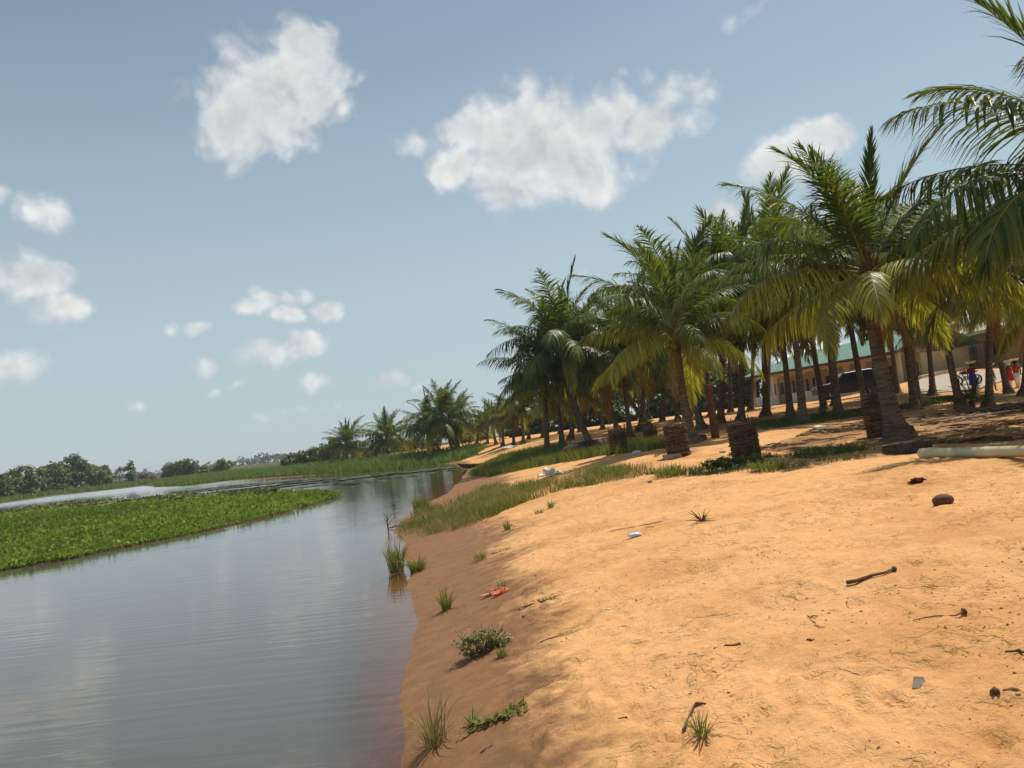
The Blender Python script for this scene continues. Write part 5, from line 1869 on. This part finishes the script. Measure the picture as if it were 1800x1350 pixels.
def build_veranda():
    A, B = base_at(1330, 78), base_at(1585, 60)
    z0 = 2.12
    d = Vector((B.x - A.x, B.y - A.y, 0))
    ln = d.length
    rz = math.atan2(d.y, d.x)
    o = empty('veranda_building', (A.x, A.y, z0), rz)
    dep, eave = 7.0, 2.75
    MB().box((ln / 2, dep / 2 - .4, -.35), (ln + .6, dep + 1.2, .9)).build('plinth', M['wall_cream'], o)
    MB().box((ln / 2, 2.2 + (dep - 2.2) / 2, .1 + eave / 2), (ln - .2, dep - 2.2, eave)).build('wall', M['wall_cream'], o)
    # arcade: columns, arch brackets, parapets between
    bays = 10
    w = ln / bays
    for k in range(bays + 1):
        MB().box((k * w, 0, .1 + eave / 2), (.26, .28, eave)).build('column', M['wall_cream'], o)
    for k in range(bays):
        m = MB()
        r_ = .75
        for s in (0, 1):
            xc = k * w + (.13 if s == 0 else w - .13)
            sg = 1 if s == 0 else -1
            poly = [(xc, eave + .1)] + [(xc + sg * (r_ - r_ * math.cos(t)), eave + .1 - r_ + r_ * math.sin(t)) for t in np.linspace(0, math.pi / 2, 7)]
            n = len(poly)
            m.add([(x, -.1, z) for x, z in poly] + [(x, .1, z) for x, z in poly], [tuple(range(n)), tuple(range(n, 2 * n))[::-1]] + [(i, (i + 1) % n, n + (i + 1) % n, n + i) for i in range(n)])
        m.build('arch_bracket', M['wall_cream'], o)
        if k % 3 != 2:
            MB().box((k * w + w / 2, 0, .1 + .45), (w - .27, .2, .9)).build('parapet', M['wall_white'], o)
        # doorway with its unlit inside painted dark, or window, in the back wall
        dr = k % 2
        MB().box((k * w + w / 2, 2.17, .1 + (1.05 if dr else 1.5)), (1.0 if dr else 1.3, .1, 2.1 if dr else 1.1)).build('door' if dr else 'window', M['dark_open'] if dr else M['glass_dark'], o)
    MB().box((ln / 2, -.02, eave + .26), (ln + .2, .3, .3)).build('beam', M['wall_cream'], o)
    # roof sheets with standing ribs
    ez, rz_, ey, ry = eave + .36, eave + 2.05, -.85, dep / 2
    roof = empty_child('roof', o)
    m = MB()
    hip = 2.6
    ft = [(-.8, ey, ez), (ln + .8, ey, ez), (ln + .8, ry, rz_), (hip, ry, rz_)]
    bk = [(ln + .8, dep + .7, ez), (-.8, dep + .7, ez), (hip, ry, rz_), (ln + .8, ry, rz_)]
    m.add(ft, [(0, 1, 2, 3)]).add(bk, [(0, 1, 2, 3)]).add([(-.8, dep + .7, ez), (-.8, ey, ez), (hip, ry, rz_)], [(0, 1, 2)])
    m.build('roof_sheet', M['roof_green'], roof)
    rb = MB()
    x = -.6
    sl = (ry - ey)
    while x < ln + .7:
        t1 = min(1.0, (x + .8) / (hip + .8))
        rb.tube([(x, ey - .01, ez + .02), (x, ey + sl * t1, ez + (rz_ - ez) * t1 + .02)], [.035, .035], 4)
        x += .42
    q = rb.build('roof_rib', M['roof_green'], roof)
    q['kind'] = 'stuff'
    MB().box((ln / 2, ey - .03, ez - .1), (ln + 1.6, .05, .22)).build('fascia', M['fascia'], roof)
    MB().box((ln / 2, (ey + .9) / 2 - .4, ez - .09), (ln + 1.5, .8, .03)).build('soffit', M['fascia'], roof)
    tag(o, 'long cream veranda building with green ribbed metal roof behind the palms', 'building')


def empty_child(name, parent):
    o = link(name, None, parent)
    return o


def build_houses():
    build_veranda()
    # hipped blue grey roof behind
    b = base_at(1440, 92)
    o = empty('hip_roofed_house', b + Vector((0, 0, .1)), R(-10))
    MB().box((0, 0, 1.6), (11, 8, 3.4)).build('wall', M['wall_white'], o)
    MB().add([(-6.2, -4.7, 3.3), (6.2, -4.7, 3.3), (6.2, 4.7, 3.3), (-6.2, 4.7, 3.3), (-2, 0, 6.4), (2, 0, 6.4)], [(0, 1, 5, 4), (1, 2, 5), (2, 3, 4, 5), (3, 0, 4), (0, 3, 2, 1)]).build('roof', M['roof_grey'], o)
    tag(o, 'house with a blue grey hipped roof peeking over the green roof', 'house')
    # tan house on the terrace
    A, B = base_at(1668, 68), base_at(1905, 52)
    z0 = 3.25
    d = Vector((B.x - A.x, B.y - A.y, 0))
    ln = d.length
    o = empty('tan_house', (A.x, A.y, z0), math.atan2(d.y, d.x))
    MB().box((ln / 2, 4, -.5), (ln + .4, 8.6, 1.1)).build('plinth', M['wall_cream'], o)
    MB().box((ln / 2, 4, 1.45), (ln, 8, 2.8)).build('wall', M['wall_tan'], o)
    for x, z, w, h in ((.5, 1.65, .9, 1.3), (4.1, 1.35, 1.15, 1.5), (7.4, 1.5, 1.2, 1.3), (11.2, 1.5, 1.2, 1.3), (15.0, 1.5, 1.2, 1.3)):
        f = MB().box((x, -.02, z), (w + .16, .12, h + .16)).build('window', M['wall_cream'], o)
        MB().box((x, -.07, z), (w, .06, h)).build('pane', M['glass_dark'], f)
        MB().box((x, -.115, z), (.05, .03, h)).build('mullion', M['fascia'], f)
    dr = MB().box((6.1, -.03, 1.1), (.95, .1, 2.1)).build('door', M['door_blue'], o)
    MB().box((6.42, -.10, 1.05), (.05, .05, .14)).build('handle', M['fascia'], dr)
    rf = empty_child('roof', o)
    MB().add([(-.9, -1.1, 2.86), (ln + .9, -1.1, 2.86), (ln + .9, 4, 4.1), (-.9, 4, 4.1), (ln + .9, 9.1, 2.86), (-.9, 9.1, 2.86)], [(0, 1, 2, 3), (3, 2, 4, 5), (0, 3, 5), (1, 4, 2)]).build('roof_sheet', M['roof_olive'], rf)
    MB().box((ln / 2, -1.12, 2.80), (ln + 1.8, .06, .26)).build('fascia', M['kerb'], rf)
    MB().box((ln / 2, -.5, 2.70), (ln + 1.6, 1.0, .03)).build('soffit', M['wall_tan'], rf)
    tag(o, 'tan house with dark windows on the raised terrace at the right', 'house')
    # white block with a louvred window, left of the tan house
    b = base_at(1640, 78)
    o = empty('white_house', Vector((b.x, b.y, 3.0)), R(-25))
    MB().box((0, 3, 2.2), (6.5, 6, 5.2)).build('wall', M['wall_white'], o)
    MB().box((0, 3, 4.95), (7.3, 6.8, .3)).build('roof', M['roof_grey'], o)
    f = MB().box((.6, -.02, 2.3), (2.3, .1, 1.9)).build('window', M['fascia'], o)
    for k in range(9):
        MB().box((.6, -.09, 1.45 + k * .21), (2.1, .05, .13), 0, Matrix.Rotation(R(30), 3, 'X')).build('louvre', M['roof_grey'], f)
    tag(o, 'white house with a louvred window behind the tan yard wall', 'house')
    # tan yard wall, in panels between piers
    P = [base_at(1578, 66), base_at(1612, 64), base_at(1645, 63), base_at(1678, 64)]
    o = empty('yard_wall', (P[0].x, P[0].y, P[0].z))
    for i in range(3):
        a, c = P[i] - P[0], P[i + 1] - P[0]
        m_ = (a + c) / 2
        dd = c - a
        h = 1.7 + .25 * i
        MB().box((m_.x, m_.y, (a.z + c.z) / 2 + h / 2 - .2), (Vector((dd.x, dd.y)).length - .2, .18, h + .4), math.atan2(dd.y, dd.x)).build('panel', M['wall_tan'], o)
    for i in range(4):
        a = P[i] - P[0]
        MB().box((a.x, a.y, a.z + .9 + .12 * i), (.26, .26, 2.4 + .25 * i)).build('pier', M['wall_tan'], o)
    tag(o, 'tan yard wall between the big palm and the tan house', 'wall')
    # paved ramp with cream kerb
    c4 = [base_at(1600, 42), base_at(1700, 44), base_at(1850, 55), base_at(1618, 58)]
    nu, nv = 10, 14
    V, Fq = [], []
    for j in range(nv + 1):
        for i in range(nu + 1):
            u, w = i / nu, j / nv
            p = (c4[0] * (1 - u) + c4[1] * u) * (1 - w) + (c4[3] * (1 - u) + c4[2] * u) * w
            V.append((p.x, p.y, H(p.x, p.y) + .05))
    for j in range(nv):
        for i in range(nu):
            a = j * (nu + 1) + i
            Fq.append((a, a + 1, a + nu + 2, a + nu + 1))
    o = MB().add(V, Fq).build('paved_path', M['paving'])
    tag(o, 'pale paved ramp climbing to the tan house', None, None, 'structure')
    m = MB()
    ks = []
    for j in range(nv + 1):
        p = c4[3] * (1 - j / nv) + base_at(1700, 61) * (j / nv)
        ks.append(Vector((p.x, p.y, H(p.x, p.y) + .12)))
    m.tube(ks, [.2] * len(ks), 4, phase=math.pi / 4)
    tag(m.build('kerb', M['kerb']), 'cream kerb along the top of the paved ramp', None, None, 'structure')


M['roof_olive'] = pmat('pale_roof_sheet', (.42, .38, .25), (.34, .31, .20), .8, .7, .2, .05)
build_houses()


# ------------------------------------------------------------------ people, car, motorcycle
def plain(name, c, rough=.8, spec=.2):
    return pmat(name, c, tuple(x * .75 for x in c), 9, rough, spec, .15, .004)


M['skin'] = plain('dark_skin', (.075, .042, .028), .55, .3)
M['hair'] = plain('black_hair', (.012, .010, .009))
M['car_paint'] = pmat('black_car_paint', (.012, .013, .015), (.016, .017, .02), 3, .4, .4, 0)
M['chrome'] = pmat('dull_chrome', (.5, .5, .5), (.4, .4, .4), 5, .25, .5, 0, metal=1.0)


def limb_shell(pts, rads, name, mat, parent, n=10):
    return MB().tube(pts, rads, n).build(name, M[mat], parent, True)


def person(loc, h, rz, lab, outfit, arm_up=1, stride=.06):
    """standing figure, faces local -y; outfit: list of (kind, colour)"""
    o = empty('person', loc, rz)
    J, E, RD = [], [], []
    def j(x, y, z, r, par=None):
        J.append((x * h, y * h, z * h))
        RD.append(r * h)
        if par is not None:
            E.append((par, len(J) - 1))
        return len(J) - 1
    pel = j(0, 0, .53, .075)
    wai = j(0, 0, .61, .066, pel)
    che = j(0, -.005, .72, .078, wai)
    shn = j(0, 0, .80, .050, che)
    nek = j(0, 0, .845, .030, shn)
    hd1 = j(0, -.008, .885, .048, nek)
    hd2 = j(0, -.004, .935, .060, hd1)
    j(0, 0, .975, .045, hd2)
    j(0, -.068, .915, .010, hd2)                       # nose
    hands = []
    for s in (-1, 1):
        hip = j(s * .05, 0, .49, .055, pel)
        kn = j(s * .055, s * stride * .5 - .01, .28, .038, hip)
        an = j(s * .055, s * stride + .01, .045, .024, kn)
        j(s * .062, s * stride - .07, .018, .020, an)
        sh = j(s * .105, 0, .79, .036, shn)
        if s == arm_up:
            el = j(s * .165, -.03, .90, .026, sh)
            wr = j(s * .105, -.03, 1.005, .018, el)
            dirv = (-.3 * s, 0, 1)
        else:
            el = j(s * .15, .02, .64, .027, sh)
            wr = j(s * .155, -.03, .51, .018, el)
            dirv = (0, -.15, -1)
        pa = j(J[wr][0] / h + dirv[0] * .035, J[wr][1] / h + dirv[1] * .035, J[wr][2] / h + dirv[2] * .035, .016, wr)
        for k in range(5):
            f = (k - 2) * .009
            ln = (.030, .040, .044, .040, .032)[k]
            a = j(J[pa][0] / h + dirv[0] * ln * .5 + f * (1.6 if k == 0 else 1), J[pa][1] / h - .004, J[pa][2] / h + dirv[2] * ln * .5, .0055, pa)
            j(J[a][0] / h + dirv[0] * ln * .5 + f * .2, J[a][1] / h - .008, J[a][2] / h + dirv[2] * ln * .5, .0045, a)
    me = bpy.data.meshes.new('body')
    me.from_pydata(J, E, [])
    me.materials.append(M['skin'])
    b = link('body', me, o)
    sk = b.modifiers.new('skin', 'SKIN')
    layer = me.skin_vertices[0] if me.skin_vertices else None
    if layer is None:
        bm = bmesh.new()
        bm.from_mesh(me)
        bm.verts.layers.skin.verify()
        bm.to_mesh(me)
        bm.free()
        layer = me.skin_vertices[0]
    for i, r_ in enumerate(RD):
        layer.data[i].radius = (r_, r_)
    layer.data[0].use_root = True
    sk.use_smooth_shade = True
    b.modifiers.new('sub', 'SUBSURF').levels = 1
    MB().lathe([(.064 * h, -.01 * h), (.068 * h, .02 * h), (.058 * h, .05 * h), (.03 * h, .066 * h), (.002, .07 * h)], 12, (0, .008 * h, .93 * h)).build('hair', M['hair'], o, True)
    ell = lambda th, z: .72 + .28 * abs(math.cos(th))
    for kind, mat in outfit:
        if kind == 'shirt':
            MB().lathe([(.112 * h, .55 * h), (.108 * h, .62 * h), (.118 * h, .72 * h), (.115 * h, .78 * h), (.06 * h, .835 * h)], 16, (0, 0, 0), ell).build('shirt', M[mat], o, True)
            for s in (-1, 1):
                if s == arm_up:
                    limb_shell([(s * .09 * h, 0, .79 * h), (s * .14 * h, -.018 * h, .855 * h)], [.048 * h, .042 * h], 'sleeve', mat, o)
                else:
                    limb_shell([(s * .095 * h, 0, .80 * h), (s * .135 * h, .012 * h, .69 * h)], [.048 * h, .042 * h], 'sleeve', mat, o)
        elif kind == 'skirt':
            MB().lathe([(.118 * h, .60 * h), (.135 * h, .50 * h), (.14 * h, .35 * h), (.148 * h, .20 * h)], 18, (0, 0, 0), lambda th, z: (.78 + .22 * abs(math.cos(th))) * (1 + .05 * math.sin(7 * th))).build('skirt', M[mat], o, True)
        elif kind == 'dress':
            MB().lathe([(.06 * h, .835 * h), (.118 * h, .78 * h), (.12 * h, .70 * h), (.108 * h, .62 * h), (.14 * h, .48 * h), (.165 * h, .33 * h)], 18, (0, 0, 0), lambda th, z: (.76 + .24 * abs(math.cos(th))) * (1 + .05 * math.sin(8 * th))).build('dress', M[mat], o, True)
        elif kind in ('trousers', 'shorts'):
            lo = .26 if kind == 'shorts' else .06
            for s in (-1, 1):
                f = (.49 - lo) / .445
                limb_shell([(s * .048 * h, 0, .55 * h), (s * .054 * h, s * stride * .5 * h * min(1, f * 1.2) - .006 * h, .29 * h), (s * .056 * h, s * stride * f * h, lo * h)], [.072 * h, .056 * h, .05 * h if kind == 'shorts' else .036 * h], 'trouser_leg', mat, o)
        elif kind == 'scarf':
            MB().lathe([(.07 * h, -.03 * h), (.078 * h, .02 * h), (.07 * h, .055 * h), (.03 * h, .078 * h), (.002, .08 * h)], 12, (0, .006 * h, .93 * h)).build('head_scarf', M[mat], o, True)
    return tag(o, lab, 'person', 'people carrying basins')


def basin(loc, r, lab, mat, rim):
    o = empty('basin', loc)
    MB().lathe([(.001, 0), (r * .62, .005), (r * .95, r * .42), (r * 1.0, r * .44), (r * .92, r * .44), (r * .58, .03), (.001, .03)], 24).build('bowl', M[mat], o, True)
    MB().lathe([(r * .96, r * .42), (r * 1.06, r * .43), (r * 1.06, r * .47), (r * .96, r * .47), (r * .96, r * .42)], 24).build('rim', M[rim], o, True)
    return tag(o, lab, 'basin', 'basins carried on heads')


def build_people():
    M['c_red'] = plain('red_cloth', (.42, .045, .03))
    M['c_maroon'] = plain('maroon_cloth', (.13, .04, .03))
    M['c_blue'] = plain('blue_cloth', (.015, .035, .42))
    M['c_beige'] = plain('beige_cloth', (.55, .46, .26))
    M['c_khaki'] = plain('khaki_cloth', (.48, .40, .28))
    M['c_white'] = plain('white_cloth', (.78, .77, .74))
    M['e_white'] = plain('white_enamel', (.75, .78, .76), .3, .5)
    M['e_green'] = plain('green_enamel', (.35, .62, .30), .3, .5)
    M['e_blue'] = plain('pale_blue_enamel', (.42, .60, .66), .3, .5)
    M['e_redrim'] = plain('red_enamel', (.5, .08, .05), .3, .5)
    rows = [(1713, 44, 1.52, 165, 'person in dark red top and blue wrap carrying a basin', [('shirt', 'c_maroon'), ('skirt', 'c_blue')], -1, ('pale green basin with red rim on the head of the person in blue', 'e_green', 'e_redrim', .27)),
            (1747, 43.5, 1.42, 100, 'person in beige shirt and khaki shorts carrying a basin', [('shirt', 'c_beige'), ('shorts', 'c_khaki')], 1, ('white basin on the head of the person in beige', 'e_white', 'e_white', .25)),
            (1778, 43.5, 1.5, 200, 'person in red dress and white trousers, nearer of the two in red', [('dress', 'c_red'), ('trousers', 'c_white'), ('scarf', 'c_white')], -1, ('pale blue basin on the head of the nearer person in red', 'e_blue', 'e_white', .28)),
            (1790, 44.6, 1.5, 170, 'person in red and white at the right, behind another in red', [('shirt', 'c_red'), ('trousers', 'c_white')], 1, ('white basin on the head of the farther person in red', 'e_white', 'e_redrim', .26))]
    for px, Y, h, rz, lab, outfit, arm, bs in rows:
        p = base_at(px, Y)
        person(p, h, R(rz), lab, outfit, arm)
        basin(p + Vector((0, 0, h * 1.005)), bs[3], bs[0], bs[1], bs[2])


def build_car():
    p = base_at(1500, 50)
    o = empty('parked_car', p, R(-8))
    prof = [(-2.25, .35), (-2.3, .75), (-2.15, .98), (-1.15, 1.08), (-.55, 1.62), (.9, 1.72), (1.9, 1.62), (2.25, 1.05), (2.3, .6), (2.2, .35)]
    m = MB()
    n = len(prof)
    W2 = .9
    vs_ = []
    for sy in (-1, 1):
        for x, z in prof:
            w = W2 * (1 if z < 1.1 else 1 - .2 * (z - 1.05) / .65)
            vs_.append((x, sy * w, z))
    m.add(vs_, [tuple(range(n)), tuple(range(n, 2 * n))[::-1]] + [(i, n + i, n + (i + 1) % n, (i + 1) % n) for i in range(n)])
    b = m.build('body', M['car_paint'], o)
    bv = b.modifiers.new('bevel', 'BEVEL')
    bv.width = .07
    bv.segments = 3
    for s in (-1, 1):
        for k, q in enumerate(([(-.95, 1.1), (-.48, 1.54), (.12, 1.6), (.12, 1.1)], [(.2, 1.1), (.2, 1.6), (.95, 1.63), (.95, 1.1)], [(1.03, 1.1), (1.03, 1.62), (1.75, 1.55), (1.95, 1.12)])):
            y = lambda z: s * (W2 * (1 - .2 * (z - 1.05) / .65) + .006)
            f = [(x, y(z), z) for x, z in q]
            g = [(x, y(z) - s * .03, z) for x, z in q]
            MB().add(f + g, [(0, 1, 2, 3), (4, 7, 6, 5), (0, 4, 5, 1), (1, 5, 6, 2), (2, 6, 7, 3), (3, 7, 4, 0)]).build('window', M['glass_dark'], o)
        for x in (-1.42, 1.42):
            w = empty_child('wheel', o)
            w.location = (x, s * .82, .36)
            w.rotation_euler = (R(90), 0, 0)
            MB().lathe([(.21, -.1), (.33, -.11), (.36, -.07), (.36, .07), (.33, .11), (.21, .1)], 24).build('tyre', M['rubber'], w, True)
            MB().lathe([(.001, -.06), (.1, -.07), (.2, -.1), (.21, .1), (.1, .07), (.001, .06)], 12).build('rim', M['chrome'], w, True)
        MB().box((-2.22, s * .62, .82), (.12, .34, .14)).build('headlight', M['e_white'], o)
        MB().box((2.24, s * .72, .95), (.1, .2, .3)).build('tail_light', M['c_red'], o)
        MB().box((-.85, s * 1.0, 1.12), (.1, .2, .14)).build('mirror', M['car_paint'], o)
        MB().box((.15, s * (W2 + .012), .78), (.02, .02, .55)).build('door_seam', M['rubber'], o)
    MB().add([(-1.12, -.78, 1.13), (-1.12, .78, 1.13), (-.62, .66, 1.60), (-.62, -.66, 1.60), (-1.15, -.78, 1.11), (-1.15, .78, 1.11), (-.65, .66, 1.585), (-.65, -.66, 1.585)], [(0, 3, 2, 1), (4, 5, 6, 7), (0, 1, 5, 4), (3, 7, 6, 2)]).build('windscreen', M['glass_dark'], o)
    tag(o, 'dark parked car in the shade behind the palm trunks', 'car')


def build_motorcycle():
    p = base_at(1703, 47.5)
    o = empty('parked_motorcycle', p, R(6))
    for x in (-.62, .62):
        w = empty_child('wheel', o)
        w.location = (x, 0, .3)
        w.rotation_euler = (R(90), 0, 0)
        MB().lathe([(.22, -.04), (.28, -.05), (.3, 0), (.28, .05), (.22, .04), (.22, -.04)], 22).build('tyre', M['rubber'], w, True)
        MB().lathe([(.03, -.05), (.05, 0), (.03, .05)], 10).build('hub', M['chrome'], w)
        sp = MB()
        for k in range(10):
            a = k * math.pi / 5
            sp.tube([(.03 * math.cos(a), .03 * math.sin(a), 0), (.23 * math.cos(a), .23 * math.sin(a), 0)], [.006, .006], 4)
        sp.build('spokes', M['chrome'], w)['kind'] = 'stuff'
    MB().tube([(.62, 0, .3), (.2, 0, .38), (-.15, 0, .36), (-.42, 0, .8)], [.03] * 4, 6).build('frame', M['car_paint'], o)
    MB().tube([(-.62, 0, .3), (-.5, 0, .6), (-.40, 0, .95)], [.03] * 3, 6).build('fork', M['chrome'], o)
    MB().tube([(-.36, -.36, 1.02), (-.42, -.15, .98), (-.42, .15, .98), (-.36, .36, 1.02)], [.016] * 4, 6).build('handlebar', M['car_paint'], o)
    MB().tube([(-.36, 0, .72), (-.2, 0, .78), (.05, 0, .74)], [.08, .14, .09], 10).build('fuel_tank', M['c_maroon'], o, True)
    MB().tube([(.02, 0, .76), (.3, 0, .76), (.68, 0, .80)], [.10, .12, .08], 10, flat=.5).build('seat', M['rubber'], o, True)
    MB().box((-.05, 0, .42), (.34, .24, .28)).build('engine', M['chrome'], o)
    MB().tube([(-.1, .14, .32), (.3, .16, .28), (.75, .16, .34)], [.025, .035, .045], 8).build('exhaust', M['chrome'], o, True)
    MB().tube([(-.62, 0, .64), (-.5, 0, .66)], [.04, .09], 10).build('headlight', M['e_white'], o)
    tag(o, 'dark parked motorcycle beside the person in blue', 'motorcycle')


build_people()
build_car()
build_motorcycle()


# ------------------------------------------------------------------ the hazy air
def build_haze():
    o = MB().box((0, 1300, 6.0), (5600, 3000, 20.0)).mesh('haze', M['sand'])
    o.materials.clear()
    m = bpy.data.materials.new('haze_air')
    m.use_nodes = True
    nt = m.node_tree
    nt.nodes.clear()
    out = nt.nodes.new('ShaderNodeOutputMaterial')
    v = nt.nodes.new('ShaderNodeVolumePrincipled')
    v.inputs['Color'].default_value = (.86, .92, .97, 1)
    v.inputs['Density'].default_value = .0003
    v.inputs['Anisotropy'].default_value = .2
    nt.links.new(v.outputs[0], out.inputs['Volume'])
    o.materials.append(m)
    tag(link('haze', o), 'thin humid haze over the lagoon', None, None, 'stuff')


build_haze()
